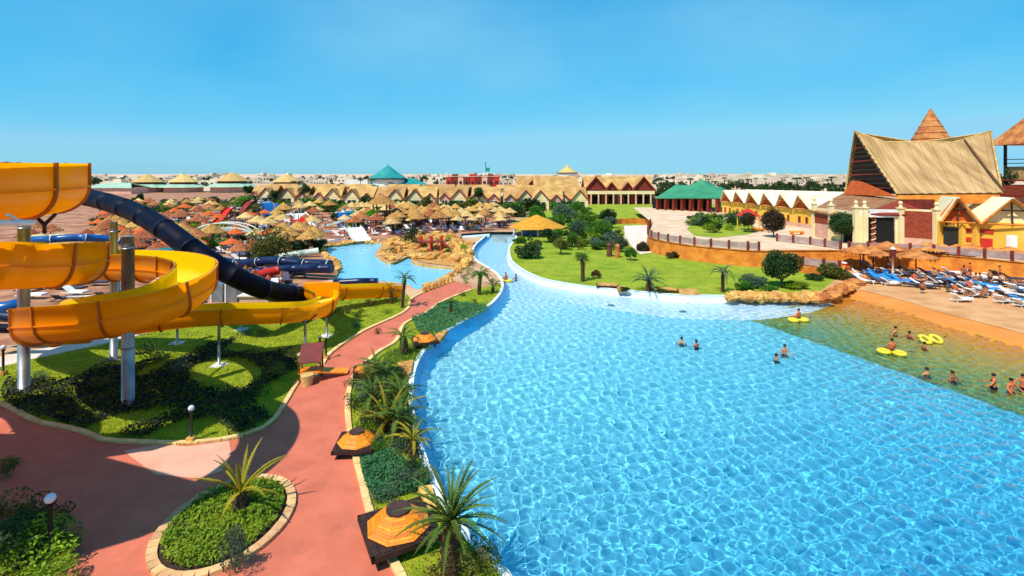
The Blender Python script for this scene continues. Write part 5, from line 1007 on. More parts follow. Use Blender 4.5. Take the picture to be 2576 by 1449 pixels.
# pavilions on the left horizon
PV = thing('tiered_pavilion', 'x', 'pavilion'); mb = MB(); mb.cone((0,0,6.6),9.5,1.0,5.0,10); obj('upper_roof', mb, M_['straw_pale'], PV)
mb = MB(); mb.cone((0,0,5.0),8.0,8.0,1.6,10); obj('clerestory', mb, M_['wood'], PV)
mb = MB(); mb.cone((0,0,3.2),14.5,9.2,2.0,10); obj('lower_roof', mb, mat('pale green roof','#a4bfa6','#8fae94',0.5,0.7), PV); mb = MB(); mb.cone((0,0,0),11.5,11.5,3.3,10); obj('wall', mb, M_['pinkwall'], PV)
pv = [place(PV, USED, V(x,Y,0), 0.3*i, s, None, 'tiered pavilions') for i,(x,Y,s) in enumerate([(372,330,1.0),(462,330,1.0),(585,330,1.1),(722,330,1.0)])]
ordinals(pv, 'round pavilion with yellow upper and pale green lower roof', 'near the horizon')
r = thing('green_roof_hall', 'low hall with pale green roof beside the blue tube', 'building', V(270,300,0)); a=V(215,300,0); b=V(330,300,0)
mb = MB(); mb.slab([a,b,b+Vector((0,14,0)),a+Vector((0,14,0))],0,3.4); world_part('wall',mb,M_['pinkwall'],r); bpart(r,'roof',[a+Vector((-1,-1,3.4)),b+Vector((1,-1,3.4)),b+Vector((-6,8,6.4)),a+Vector((6,8,6.4))],0.3,mat('pale green roof','#a4bfa6')); bpart(r,'roof',[a+Vector((-1,15,3.4)),b+Vector((1,15,3.4)),b+Vector((-6,8,6.4)),a+Vector((6,8,6.4))],0.3,mat('pale green roof','#a4bfa6'))
# far houses and trees on the horizon
HP = thing('far_house', 'x', 'house'); mb = MB(); mb.box((0,4,2.6),(11,8,5.2)); mb.box((2.4,4,6.0),(5,6,1.8)); obj('wall', mb, mat('whitewashed wall','#d2c4b0','#bcaa92',0.1,0.85,rnd=0.22), HP); mb = MB()
for k in range(4): mb.box((-3.9+2.6*k,-0.05,2.6),(1.1,0.1,1.5))
obj('window', mb, M_['glass'], HP)['kind'] = 'stuff'; R = random.Random(21)
fh = []
for i in range(260):
    x = R.uniform(200,2150) if i%3 else R.uniform(1500,2150); Y = R.choice([520,650,800,1000,1300,1700])*R.uniform(0.9,1.1); s = R.uniform(0.8,1.5)*(Y/700)**0.6
    fh.append(place(HP, USED, V(x,Y,0), R.uniform(-0.5,0.5), (s*R.uniform(.8,1.7),s,s*R.uniform(.7,1.1)), 'x', 'white houses along the horizon'))
ZN = [(0,600,'above the pavilions at the left'),(600,900,'left of the teal domed hall'),(900,1300,'behind the teal dome and red building'),(1300,1700,'above the hotel wings'),(1700,1900,'above the green roofed pavilion'),(1900,9000,'above the yellow building roofs')]
def zlab(objs, base):
    for o in objs:
        x = px_of(o.location)[0]
        for a,b,t in ZN:
            if a <= x < b: o['label'] = f'{base} {t}'
zlab(fh, 'tiny whitewashed flat roofed house on the horizon')
TP = thing('far_tree', 'x', 'tree'); mb = MB(); leaves(mb, (0,0,4.2), (3.2,3.2,2.4), 260, 1.3, 4, 8); obj('crown', mb, LEAF['dark'], TP); mb = MB(); mb.tube([Vector((0,0,0)),Vector((0,0,4))],0.25,5); obj('trunk', mb, M_['barkg'], TP)
TQ = thing('far_palm', 'x', 'palm tree'); mb = MB()
for k in range(12):
    a = k*2.4; pts = [Vector((0,0,8)),Vector((1.3*math.cos(a),1.3*math.sin(a),8.9)),Vector((2.7*math.cos(a),2.7*math.sin(a),7.6))]; s_ = Vector((-math.sin(a),math.cos(a),0))*0.5; mb.add([pts[0]-s_*.3,pts[0]+s_*.3,pts[1]+s_,pts[1]-s_,pts[2]],[(0,1,2,3),(3,2,4)])
obj('crown', mb, LEAF['dark'], TQ); mb = MB(); mb.tube([Vector((0,0,0)),Vector((0,0,8))],0.22,5); obj('trunk', mb, M_['bark'], TQ)
ft = []; fp_ = []
for i in range(230):
    if i%2: x = R.uniform(1650,2140); Y = R.uniform(190,420)
    else: x = R.uniform(210,1700); Y = R.uniform(340,900)
    s = R.uniform(0.6,1.1)*(1 if Y < 500 else 1.4); ft.append(place(TP, USED, V(x,Y,0), R.random()*6, (s*1.2,s*1.2,s), 'x', 'dark trees before the horizon'))
for i in range(44):
    x = R.uniform(1680,2140) if i%2 else R.uniform(700,1700); Y = R.uniform(230,480); fp_.append(place(TQ, USED, V(x,Y,0), R.random()*6, R.uniform(.7,1.2), 'x', 'far palms before the horizon'))
zlab(ft, 'small dark round tree'); zlab(fp_, 'thin far palm')
# ------------------------------------------------------------------ parasols, sunbeds, people
def zone_of(x, y):
    if y > 640 or x > 1900:
        if x > 1900: return 'on the tan beach' if x < 2330 else 'on the beach below the shops'
        return 'behind the yellow coils' if x < 330 else 'between coils and lagoon'
    if x < 300: return 'behind the topmost coil'
    if x < 480: return 'below the dark tube' if y > 575 else 'above the dark tube'
    if x < 660: return 'around the pale arch' if y > 560 else 'beyond the pale arch'
    if x < 800: return 'behind the big olive bush' if y > 550 else 'under the chalet trees'
    if x < 960: return 'at the lagoon head' if y > 560 else 'near the green slide'
    if x < 1120: return 'beyond the rock island' if y > 560 else 'before the middle chalets'
    if x < 1300: return 'at the canal end' if y > 560 else 'between canal and chalets'
    return 'by the back lawn'
def zone_ord(objs, base, zf=None, short=None):
    cells = {}
    for o in objs: x, y = px_of(o.location); cells.setdefault((zf or zone_of)(x,y), []).append(o)
    for z, lst in cells.items():
        lst.sort(key=lambda o: o.location.y); nrow = (len(lst)-1)//18+1; per = -(-len(lst)//nrow)
        for r_ in range(nrow):
            row = sorted(lst[r_*per:(r_+1)*per], key=lambda o: px_of(o.location)[0])
            rn = '' if nrow == 1 else (' in the front row','  in the second row',' in the third row',' in the fourth row',' in the fifth row',' in the sixth row')[min(r_,5)].replace('  ',' ')
            for i, o in enumerate(row): o['label'] = (f"{base} {z}" if len(row)==1 else f"{base} {z}, {ORD[min(i,19)]} from left{rn}")
def make_parasol(name, m, r, h, peak, n=14, post='wood'):
    t = thing(name, 'x', 'parasol'); mb = MB(); mb.tube([Vector((0,0,0)), Vector((0,0,h+peak*0.8))], 0.06, 7); obj('post', mb, M_[post], t)
    mb = MB(); mb.cone((0,0,h), r, r*0.42, peak*0.55, n, jag=0.06, seed=2); mb.cone((0,0,h+peak*0.45), r*0.55, 0.05, peak*0.62, n, jag=0.07, seed=3)
    R = random.Random(4)
    for k in range(34):
        a = R.random()*6.28; q = R.uniform(0.93,1.1)*r; mb.add([Vector((q*math.cos(a-.07),q*math.sin(a-.07),h+0.05)),Vector((q*math.cos(a+.07),q*math.sin(a+.07),h+0.05)),Vector((q*1.07*math.cos(a),q*1.07*math.sin(a),h-R.uniform(.12,.3)))],[(0,1,2)])
    obj('canopy', mb, M_[m], t); return t
PAR = [make_parasol('straw_parasol','straw',1.6,1.95,1.0), make_parasol('russet_parasol','straw_red',1.5,1.95,0.9), make_parasol('pale_parasol','straw_pale',1.5,1.9,0.8), make_parasol('orange_parasol','orangef',1.4,1.9,0.6,8,'white'), make_parasol('blue_parasol','bluet',1.4,1.9,0.6,8,'white')]
def make_bed(name, frame, cloth, legs=True):
    t = thing(name, 'x', 'sunbed'); mb = MB()
    for s in (-0.32,0.32): mb.box((s,0,0.3),(0.05,1.95,0.06))
    for s in (-0.95,0.95): mb.box((0,s,0.3),(0.66,0.05,0.06))
    obj('frame', mb, M_[frame], t); mb = MB(); mb.box((0,-0.3,0.37),(0.6,1.3,0.09)); obj('mattress', mb, M_[cloth], t)
    mb = MB(); mb.box((0,0.62,0.60),(0.6,0.78,0.09),rx=0.62); obj('backrest', mb, M_[cloth], t)
    for sx in (-.3,.3):
        for sy in (-.85,.8):
            if legs: mb = MB(); mb.box((sx,sy,0.14),(0.05,0.05,0.28)); obj('leg', mb, M_[frame], t)
    return t
BED = [make_bed('white_sunbed','white','wcloth',False), make_bed('blue_sunbed','white','bcloth',False), make_bed('dark_sunbed','darksteel','greycl',False)]
BEDN = [make_bed('white_sunbed','white','wcloth'), make_bed('blue_sunbed','white','bcloth'), make_bed('dark_sunbed','darksteel','greycl')]
def skin_person(joints, edges, radii):
    me = bpy.data.meshes.new('body'); me.from_pydata(joints, edges, []); o = bpy.data.objects.new('tmp', me); COL.objects.link(o)
    sk = o.modifiers.new('s','SKIN'); sk.use_smooth_shade = True
    for i, r in enumerate(radii): me.skin_vertices[0].data[i].radius = (r[0], r[1]) if isinstance(r, tuple) else (r, r)
    me.skin_vertices[0].data[0].use_root = True
    o.modifiers.new('u','SUBSURF').levels = 1; dg = bpy.context.evaluated_depsgraph_get(); out = bpy.data.meshes.new_from_object(o.evaluated_get(dg)); bpy.data.objects.remove(o)
    out.materials.clear(); return out
def pose(kind):
    # pelvis, chest, neck, head base, head top ; arms ; legs
    J = [(0,0,.95),(0,0,1.15),(0,-.01,1.38),(0,0,1.5),(0,.02,1.56),(0,.03,1.66)]; E = [(0,1),(1,2),(2,3),(3,4),(4,5)]; Rr = [(.15,.11),(.13,.10),(.17,.11),.06,.10,.085]
    def limb(pts, rr, root):
        b = root
        for p, r in zip(pts, rr): J.append(p); Rr.append(r); E.append((b, len(J)-1)); b = len(J)-1
    if kind in ('swim','wade'):
        a = 0.16 if kind == 'swim' else 0.2
        for s in (-1,1): limb([(s*.2,0,1.4),(s*(.3+a*.3),.12,1.2),(s*(.3+a*.5),.34,1.06),(s*(.28+a*.5),.46,1.04)],[.06,.045,.035,.04],2); limb([(s*.1,0,.85),(s*.11,.05,.48),(s*.11,-.03,.08),(s*.11,.1,.03)],[.09,.065,.045,.04],0)
    elif kind == 'stand':
        for s in (-1,1): limb([(s*.19,0,1.4),(s*.25,.0,1.14),(s*.25,.1,.9),(s*.24,.15,.8)],[.055,.045,.035,.04],2); limb([(s*.1,0,.85),(s*.11,.03,.48),(s*.12,-.02,.08),(s*.12,.13,.03)],[.09,.065,.045,.04],0)
    elif kind == 'sit':
        for s in (-1,1): limb([(s*.19,0,1.4),(s*.28,.06,1.14),(s*.22,.28,1.05),(s*.2,.36,1.04)],[.055,.045,.035,.04],2); limb([(s*.1,.1,.93),(s*.14,.48,1.02),(s*.12,.8,.86),(s*.12,.92,.9)],[.09,.065,.045,.04],0)
        J[:] = [(x,y,z-0.9) for x,y,z in J]
    else:                     # lying on a sunbed, back raised
        for s in (-1,1): limb([(s*.19,0,1.4),(s*.26,.0,1.14),(s*.24,.02,.92),(s*.22,.03,.84)],[.055,.045,.035,.04],2); limb([(s*.1,0,.85),(s*.11,.1,.48),(s*.1,.0,.1),(s*.1,.08,.04)],[.09,.065,.045,.04],0)
        K = []
        for x,y,z in J:
            q = z-0.92
            if q > 0: K.append((x, 0.15+q*0.82-y*0.5, 0.52+q*0.5+y*0.6))
            else: K.append((x, 0.15+q, 0.52+y*0.9))
        J[:] = K
    body = skin_person(J, E, Rr); h = Vector(J[5]); p = Vector(J[0]); c = Vector(J[1])
    hd = (Vector(J[5])-Vector(J[4])).normalized(); hr = MB(); hr.ball(h+hd*0.03-Vector((0,0.03,0)), (0.105,0.115,0.10), 10, 6); sw = MB()
    if kind == 'lie': sw.tube([p+Vector((0,-.16,0)), p+Vector((0,.06,.01))], [.155,.165], 12)
    elif kind == 'sit': sw.tube([p+Vector((0,.05,-.09)), p+Vector((0,.02,.07))], [.19,.17], 12)
    else: sw.tube([p+Vector((0,0,-.2)), p+Vector((0,0,.05))], [.19,.165], 12)
    return body, hr.mesh('hair', M_['hair']), sw.mesh('swimwear', M_['swim'])
PO = {k: pose(k) for k in ('swim','wade','stand','sit','lie')}
def person(kind, loc, rz, label=None, skin='skin', group=None, s=1.0, zoff=0.0, cloth=None):
    b, h, w_ = PO[kind]; o = link('person', b, None, Vector(loc)+Vector((0,0,zoff)), rz, s); tag(o, label, 'person', group)
    if not b.materials: b.materials.append(M_['skin'])
    o.material_slots[0].link = 'OBJECT'; o.material_slots[0].material = M_[skin]
    link('hair', h, o); w2 = link('swimwear', w_, o)
    if cloth: w2.material_slots[0].link = 'OBJECT'; w2.material_slots[0].material = M_[cloth]
    return o
def ring_float(label, loc, rz, tilt=0.0, s=1.0):
    t = thing('ring_float', label, 'swim ring', loc, rz); t.rotation_euler = (tilt,0,rz)
    for q in (-0.44,0.44):
        mb = MB(); pts = [Vector((q+0.32*math.cos(2*PI*k/20),0.36*math.sin(2*PI*k/20),0.06)) for k in range(21)]; mb.tube(pts, 0.13, 10, caps=False); obj('ring', mb, M_['tubey'], t)
    for q in (-0.3,0.3): mb = MB(); mb.box((q*3.6,0,0.27),(0.22,0.05,0.04)); obj('handle', mb, M_['darksteel'], t)
    return t
# swimmers: (x, y) is where the water cuts the body
sw = [('swim',1715,862,2.6,1.15,'dark haired swimmer shoulder deep, left of the pair in mid pool','skin'),('swim',1752,871,0.4,1.10,'swimmer beside a companion in the middle of the blue pool','skin'),
 ('wade',1974,890,2.9,0.95,'pale bather standing chest deep next to a child','skin'),('swim',1953,903,1.0,1.2,'child with only head and shoulders above water beside an adult','skin'),
 ('wade',2253,842,0.6,0.95,'bather at the upper left of the three in the green shallows','skin'),('swim',2288,848,2.0,1.1,'bather facing the beach near the upturned yellow float','skin'),
 ('swim',2326,876,1.7,1.1,'bather pushing the upturned yellow float','skin'),('swim',2332,943,0.2,1.1,'swimmer at the blue edge of the shallows','skin'),('swim',2396,956,3.4,1.0,'swimmer with arms spread at the border of blue and green water','skin'),
 ('wade',2500,976,0.9,0.75,'tall tanned bather standing waist deep in the green shallows','skinl'),('wade',2544,984,3.2,0.85,'bather with sunburnt back standing beside the tall tanned one','skinl'),('wade',2574,980,2.2,0.7,'reddish bather cut by the right picture edge','skinl'),
 ('wade',1298,704,1.0,0.9,'bather standing beside the float in the canal','skin'),('swim',1272,607,1.0,1.2,'lone head of a swimmer far up the canal','skin')]
for k,x,y,a,cut,l,m in sw: person(k, P(x,y,WL), a, l, m, None, 1.0, -cut-(0.20 if k == 'swim' else 0.16))
for x,y,a,l,l2 in ((2008,806,0.1,'yellow double ring float on the green water nearest the pale bank','bather sitting on the float nearest the pale bank'),(2243,888,-0.5,'yellow double ring float carrying a bather amid the green shallows','bather sitting on the float amid the green shallows'),(1270,707,0.0,'pale yellow float in the canal beside the red path end','bather riding the float in the canal')):
    ring_float(l, P(x,y,WL), a); person('sit', P(x,y,WL)+Vector((0.1,0.1,0.12)), a+0.3, l2, 'skinl')
ring_float('yellow double ring float tipped up in the shallows', P(2340,860,WL)+Vector((0,0,0.15)), 0.1, 0.5)
for i,(x,y) in enumerate([(1538,774),(1718,790)]): mb = MB(); mb.cone((0,0,0),0.34,0.3,0.06,14); tag(obj('pool_drain', mb, M_['palet'], loc=P(x,y,WL-0.35)), ('left' if i == 0 else 'right')+' small round grey pool fitting in the pale shallows', 'pool fitting')
# beach on the right
R = random.Random(33)
beach_par = [(2164,681),(2197,684),(2232,674),(2268,671),(2304,697),(2335,676),(2367,674),(2408,680),(2445,673),(2492,682),(2540,689),(2578,676)]
bp_ = []
BP = make_parasol('beach_parasol','rock',1.75,2.0,0.62,16)
for i,(x,y) in enumerate(beach_par): bp_.append(place(BP, USED, P(x,y), R.random()*6, R.uniform(1.1,1.3), None, 'thatched parasols over the beach sunbeds'))
zone_ord(bp_, 'orange thatched parasol')
railing('railing with dark posts on the clay wall behind the beach parasols', [p+Vector((0,0,0.09)) for p in WT[46:]])
TW2 = cr([P(2120,690), P(2250,676), P(2380,682), P(2480,690), P(2620,704)], 5); mb = MB(); R3 = random.Random(6)
for a_, b_ in zip(TW2, TW2[1:]):
    m_ = (a_+b_)/2+Vector((0,2.2,0)); mb.ball((m_.x,m_.y,0.35), ((b_-a_).length*0.62,0.8,0.75), 9, 6, jag=.13, seed=R3.randint(0,99), sm=True)
tag(obj('rock_terrace', mb, M_['rock']), 'low orange rock terrace along the foot of the clay wall behind the sunbeds', 'rock terrace')
beds = [(2135,697,0,.3),(2152,703,2,.2),(2170,698,0,.5),(2190,706,2,.1),(2176,712,0,.2),(2213,707,1,.1),(2226,698,0,.9),(2243,711,1,.0),(2256,709,1,.05),(2270,714,1,.1),(2238,692,0,1.2),(2290,722,2,.6),(2318,722,0,.4),(2336,727,2,1.0),(2322,700,0,1.2),(2345,708,0,1.0),(2360,716,0,.8),(2390,705,0,1.1),(2376,722,2,.7),(2400,722,2,1.3),(2412,738,2,.4),(2430,742,0,.6),(2455,748,0,1.3),(2474,742,0,1.4),(2490,735,1,1.2),(2466,728,0,.9),(2440,716,0,1.0),(2510,720,0,.7),(2530,722,2,1.0),(2525,763,0,1.45),(2562,764,1,1.5),(2570,772,0,1.5),(2560,735,0,1.4),(2548,708,2,.8),(2500,706,0,1.1),(2462,700,0,.4),(2285,690,0,.7),(2210,688,2,1.1),(2580,748,2,1.3),(2420,760,0,1.2),(2395,692,0,.9)]
R5 = random.Random(88)
for i in range(34): x_ = R5.uniform(2190,2576); beds.append((x_, R5.uniform(690, 712+(x_-2190)*0.13), R5.choice([0,2,2,1]), R5.uniform(0,1.5)))
bo = []
for i,(x,y,k,a) in enumerate(beds): bo.append(place(BEDN[k], USED, P(x,y), a+0.5, R.uniform(1.0,1.15), None, 'sunbeds on the beach'))
for k, nm in enumerate(('white','blue','dark grey')): zone_ord([o for o in bo if o.name.startswith(('white','blue','dark')[k])], nm+' sunbed')
pl = []
for i,(x,y,k) in enumerate([(2172,676,'stand'),(2236,682,'stand'),(2262,690,'stand'),(2330,716,'sit'),(2350,715,'stand'),(2362,706,'sit'),(2384,716,'sit'),(2425,708,'stand'),(2436,732,'sit'),(2455,730,'stand'),(2465,715,'sit'),(2432,748,'sit'),(2490,720,'stand'),(2478,750,'sit'),(2320,738,'sit'),(2402,742,'sit'),(2440,700,'stand'),(2515,708,'stand'),(2300,712,'sit'),(2552,728,'sit')]):
    pl.append(person(k, P(x,y), R.random()*6, None, R.choice(['skin','skinl']), 'holiday makers on the beach', 1.0, 0.02 if k == 'stand' else 0.38, R.choice([None,'redp','white','bcloth',None])))
for i in (2,14,22,26,29,36,8,17):
    b_ = bo[i]; o = person('lie', b_.location, b_.rotation_euler.z, None, 'skin', 'holiday makers on the beach', 1.0, -0.06, 'redp' if i%2 else None); pl.append(o)
zone_ord(pl, 'holiday maker in swimwear')
t = thing('signal_post', 'pink post with dark red box and white top among the sunbeds', 'post', P(2246,700)); mb = MB(); mb.tube([Vector((0,0,0)),Vector((0,0,2.6))],0.1,8); obj('post', mb, M_['pinkw'], t); mb = MB(); mb.box((0,0,2.9),(0.5,0.4,0.9)); obj('box', mb, M_['redbrown'], t); mb = MB(); mb.cone((0,0,3.35),0.3,0.05,0.3,8); obj('cap', mb, M_['white'], t)
t = thing('waste_bin', 'dark red bin behind the olive bush on the beach', 'bin', P(2124,680)); mb = MB(); mb.cone((0,0,0),0.28,0.32,0.9,10); obj('body', mb, M_['redp'], t); mb = MB(); mb.cone((0,0,0.9),0.33,0.2,0.12,10); obj('lid', mb, M_['white'], t)
person('stand', P(2452,612,ZT)+Vector((0,0,0)), 3.1, 'person in a pale robe standing in the dark hall doorway', 'skin', None, 1.0, 0.0, 'white')
# rocks
RKM = []
for i in range(5):
    mb = MB(); mb.ball((0,0,0.25),(1,0.8,0.65),8,6,jag=0.24,seed=i,sm=False); RKM.append(mb.mesh('rock', M_['sandstone'])); 
for i in range(3):
    mb = MB(); mb.ball((0,0,0.25),(1,0.8,0.6),9,6,jag=0.22,seed=i+9,sm=False); RKM.append(mb.mesh('rock', M_['rock']))
def rocks(spots, base, group, kinds=range(5), smin=0.5, smax=1.1, zf=None, seed=1):
    R = random.Random(seed); out = []
    for x,y in spots:
        o = link('rock', RKM[R.choice(list(kinds))], None, P(x,y)+Vector((0,0,R.uniform(-.1,.05))), R.random()*6, (R.uniform(smin,smax),R.uniform(smin,smax),R.uniform(smin,smax)*0.9)); tag(o, base, 'rock', group); out.append(o)
    zone_ord(out, base, zf); return out
R = random.Random(8)
rocks([(1836+i*7.2+R.uniform(-2,2), 750+R.uniform(-3,3)-(0 if i<18 else 0)) for i in range(32)], 'yellow boulder', 'boulders edging the pool', range(5), 0.5, 0.85, lambda x,y: 'edging the pool by the big leafy tree' if x < 1950 else 'edging the pool near the beach')
rocks([(2066+i*6+R.uniform(-3,3), 755-i*2.6+R.uniform(-4,6)) for i in range(20)], 'orange boulder', 'orange boulders at the beach corner', range(5,8), 0.5, 1.0, lambda x,y: 'piled where pool meets beach', 2)
isl = pp([(965,612),(1010,600),(1060,592),(1120,588),(1165,602),(1190,618),(1182,645),(1188,665),(1170,674),(1120,668),(1070,662),(1040,654),(1020,640),(1000,655),(975,654),(950,638)])
ip = []
while len(ip) < 96:
    x = R.uniform(945,1195); y = R.uniform(588,675); q = P(x,y)
    if inside(q.x,q.y,isl): ip.append((x,y))
rocks(ip, 'sandy rock', 'rocks of the planted island', range(5), 0.5, 1.25, lambda x,y: ('left' if x < 1040 else 'middle' if x < 1120 else 'right')+' part of the planted island', 3)
rocks([(lag[i][0]*(1-q)+lag[(i+1)%len(lag)][0]*q+R.uniform(-3,3), lag[i][1]*(1-q)+lag[(i+1)%len(lag)][1]*q+R.uniform(-3,2)) for i in (0,1,2,11,12,13,21,22,23) for q in (0.1,0.35,0.6,0.85)], 'pale shore rock', 'rocks round the lagoon', range(5), 0.35, 0.7, lambda x,y: 'on the left lagoon shore' if x < 900 else 'on the right lagoon shore' if x > 1050 else 'on the far lagoon shore', 4)
sheet('island_ground', isl, 0.06, M_['sandstone'])
for i in range(30):
    x, y = ip[i*3]; k = ['olive','green','lime','brown','dark'][i%5]; o = bush('x', P(x,y-2), R.uniform(.5,1.1), R.uniform(.6,1.6), k, 80+i%6, 260, 0.24, 'plants of the island'); o['label'] = '#isl'
zone_ord([o for o in bpy.data.objects if o.get('label') == '#isl'], 'leafy shrub', lambda x,y: ('on the left island' if x < 1040 else 'on the middle island' if x < 1120 else 'on the right island'))
tree('round dark bush tree on the planted island', P(1035,622), 3.4, 1.7, 'dark', 31, 1000, 0.3); 
for i,(x,y) in enumerate([(1165,700),(1175,690),(1183,680),(1190,668),(1172,712)]): bush(f'{ORD[i]} flowering shrub up the rocky end of the red path', P(x,y), .6, .7, ['brown','lime','olive','brown','green'][i], 40+i, 300, .18)
bl = [(1063+i*14, 727-i*2.2-(i*i)*0.12) for i in range(8)]
kk = []
for i,(x,y) in enumerate(bl): mb = MB(); mb.cone((0,0,0),0.24,0.2,0.55,8); kk.append(tag(obj('bollard', mb, M_['sandstone'], loc=P(1068+i*9.5, 735-i*3.6)), 'x', 'bollard', 'stone bollards along the red path'))
ordinals(kk, 'small yellow stone bollard', 'on the path edge')
t = thing('play_frame', 'red timber play frame on the planted island', 'play frame', P(1085,632))
for sx in (-1.6,0,1.6):
    for sy in (-.8,.8): mb = MB(); mb.box((sx,sy,1.2),(0.22,0.22,2.4)); obj('post', mb, M_['redp'], t)
mb = MB(); mb.box((0,0,1.5),(3.6,1.9,0.15)); obj('deck', mb, M_['redbrown'], t); mb = MB(); mb.plate([(1.7,-.5,1.5),(1.7,.5,1.5),(3.6,.5,0.1),(3.6,-.5,0.1)],0.1); obj('chute', mb, M_['redt'], t)
for i in range(2): mb = MB(); mb.cone((0.0,0,0),0.42,0.34,1.5,10); mb.ball((0,0,1.6),(0.4,0.4,0.4),10,6); tag(obj('statue', mb, M_['rock' if i else 'wood'], loc=P(1533+i*20,645+i*3)), ('right and paler' if i else 'left and darker')+' of two squat carved posts on the lawn', 'carved post')
# ------------------------------------------------------------------ thatched hut by the canal
t = thing('thatched_hut', 'large orange thatched hut with open sides at the canal head', 'hut', P(1350,590)); mb = MB(); mb.cone((0,0,1.6),5.6,2.2,1.5,18,jag=.04); mb.cone((0,0,2.9),2.6,0.3,0.95,18,jag=.04); obj('roof', mb, mat('golden thatch','#e0a030','#c07c1c',2,0.95,0.9,16,dist=.08), t)
for k in range(8): mb = MB(); mb.tube([Vector((4.2*math.cos(k*PI/4),4.2*math.sin(k*PI/4),0)),Vector((4.2*math.cos(k*PI/4),4.2*math.sin(k*PI/4),2))],.12,6); obj('post', mb, M_['white'], t)
mb = MB(); mb.cone((0,0,0),3.0,3.0,1.1,16); obj('counter', mb, M_['bluet'], t)
# ------------------------------------------------------------------ crowded left and middle grounds
court = pp([(-60,640),(150,560),(240,530),(330,516),(640,512),(860,533),(1290,530),(1290,572),(1230,580),(1160,584),(1050,586),(965,603),(908,603),(844,611),(795,618),(805,646),(842,680),(832,702),(760,712),(640,745),(480,782),(300,800),(-60,820)])
def scatter(n, x0, x1, y0, y1, mind, seed, avoid=None):
    R = random.Random(seed); out = []; t_ = 0
    while len(out) < n and t_ < n*40:
        t_ += 1; x = R.uniform(x0,x1); y = R.uniform(y0,y1); q = P(x,y)
        if not inside(q.x,q.y,court): continue
        if any((q-o).length < mind for o in out): continue
        out.append(q)
    return out
groups = dict(par=[], bed=[], ppl=[], shr=[], tr=[])
def add_par(n,x0,x1,y0,y1,mix,seed,s=(1.0,1.35),md=3.2):
    R = random.Random(seed)
    for q in scatter(n,x0,x1,y0,y1,md,seed): groups['par'].append(place(PAR[R.choice(mix)], USED, q, R.random()*6, R.uniform(*s), 'x', 'parasols of the crowded sunbathing grounds'))
add_par(26, 240,480,560,690,[0,1,1,3],1); add_par(30, 480,800,545,620,[0,1,0,2,3],2); add_par(14, 620,830,530,548,[2,0,4],3,(1.1,1.5),4)
add_par(26, 860,1000,540,592,[0,2,1],4); add_par(36, 1000,1130,540,578,[0,0,1,2],5,(1.0,1.45),2.6); add_par(26, 1130,1290,535,575,[0,2,2],6,(0.95,1.35),2.6); add_par(20, 330,640,518,545,[1,2,0],7); add_par(14,60,240,600,720,[1,0],8); add_par(8, 480,700,615,700,[1,3,0],9); add_par(22, 240,560,545,640,[0,1,1,3],19,(1.1,1.5),2.6); add_par(8, 700,800,600,640,[0,1],20)
for i in range(12): groups['par'].append(place(PAR[2], USED, P(885+i*13,545-0.3*i), 0, 1.5, 'x', 'parasols of the crowded sunbathing grounds'))
def add_bed(n,x0,x1,y0,y1,mix,seed,md=1.5):
    R = random.Random(seed); a0 = R.random()*3
    for q in scatter(n,x0,x1,y0,y1,md,seed): groups['bed'].append(place(BED[R.choice(mix)], USED, q, a0+R.choice([0,0,1.57])+R.uniform(-.15,.15), R.uniform(1.05,1.3), 'x', 'sunbeds of the crowded sunbathing grounds'))
add_bed(34,500,640,610,660,[0,2,2,0],11); add_bed(34,640,860,560,615,[0,0,2,1],12); add_bed(36,860,1060,548,598,[0,0,2],13); add_bed(60,1030,1270,560,592,[0,2,2],14,1.3); add_bed(24,300,500,600,700,[0,2],15); add_bed(20,380,620,530,570,[0,2,1],16); add_bed(20,60,300,620,760,[0,2],17); add_bed(22,500,760,690,760,[0,2],18)
R = random.Random(77); PN = []
for z in ((300,500,590,700,26),(480,800,555,640,46),(800,1060,550,600,34),(1060,1280,560,590,30),(540,760,690,750,10),(240,640,520,560,24)):
    for q in scatter(z[4],*z[:4],1.5,int(z[0])): groups['ppl'].append(person('stand', q, R.random()*6, 'x', R.choice(['skin','skinl']), 'visitors on the sunbathing grounds', 1.0, 0, R.choice(['redp','white','bcloth','swim'])))
for z in ((240,480,560,600,14),(300,640,512,540,20),(380,480,500,535,12),(640,860,515,540,22),(860,1290,530,548,22),(480,800,580,640,22),(60,300,600,700,14),(240,520,560,600,14),(860,1280,550,585,14),(300,860,530,560,26)):
    for i,q in enumerate(scatter(z[4],*z[:4],3,int(z[0]+z[2]))): groups['shr'].append(bush('x', q, R.uniform(1.0,2.2), R.uniform(1.2,2.8), R.choice(['olive','green','dark','lime','grey']), 90+i%5, 260, 0.4, 'shrubs of the sunbathing grounds'))
for i in range(84):
    x = 600+i*12.4+R.uniform(-8,8) if i < 70 else R.uniform(300,860); y = R.uniform(524,534) if x > 800 else R.uniform(512,526); s = R.uniform(1.6,3.0); o = bush('x', P(x,y), s, s*R.uniform(0.9,1.8), R.choice(['olive','green','dark','dark']), 96+i%5, 420, 0.5, 'trees before the chalets', 'tree', 'tree'); groups['tr'].append(o)
TW = []
for k_, m_ in (('white','wcloth'),('blue','bcloth'),('red','redp'),('dark','greycl')):
    mb = MB(); mb.box((0,0,0.03),(0.9,1.9,0.05)); mb.box((0,.7,.1),(.6,.35,.12)); TW.append((k_, mb.mesh('towel', M_[m_])))
R = random.Random(50); tws = {k_: [] for k_, _ in TW}
for z in ((240,500,560,700,40),(500,860,548,640,70),(860,1280,550,592,60),(330,640,515,548,30),(500,760,680,750,14)):
    for q in scatter(z[4],*z[:4],1.3,int(z[1])): k_, m_ = R.choice(TW); o = tag(link('beach_towel', m_, None, q, R.random()*6, R.uniform(1,1.4)), 'x', 'beach towel', 'beach towels laid on the paving'); tws[k_].append(o)
for k_ in tws: zone_ord(tws[k_], k_+' beach towel')
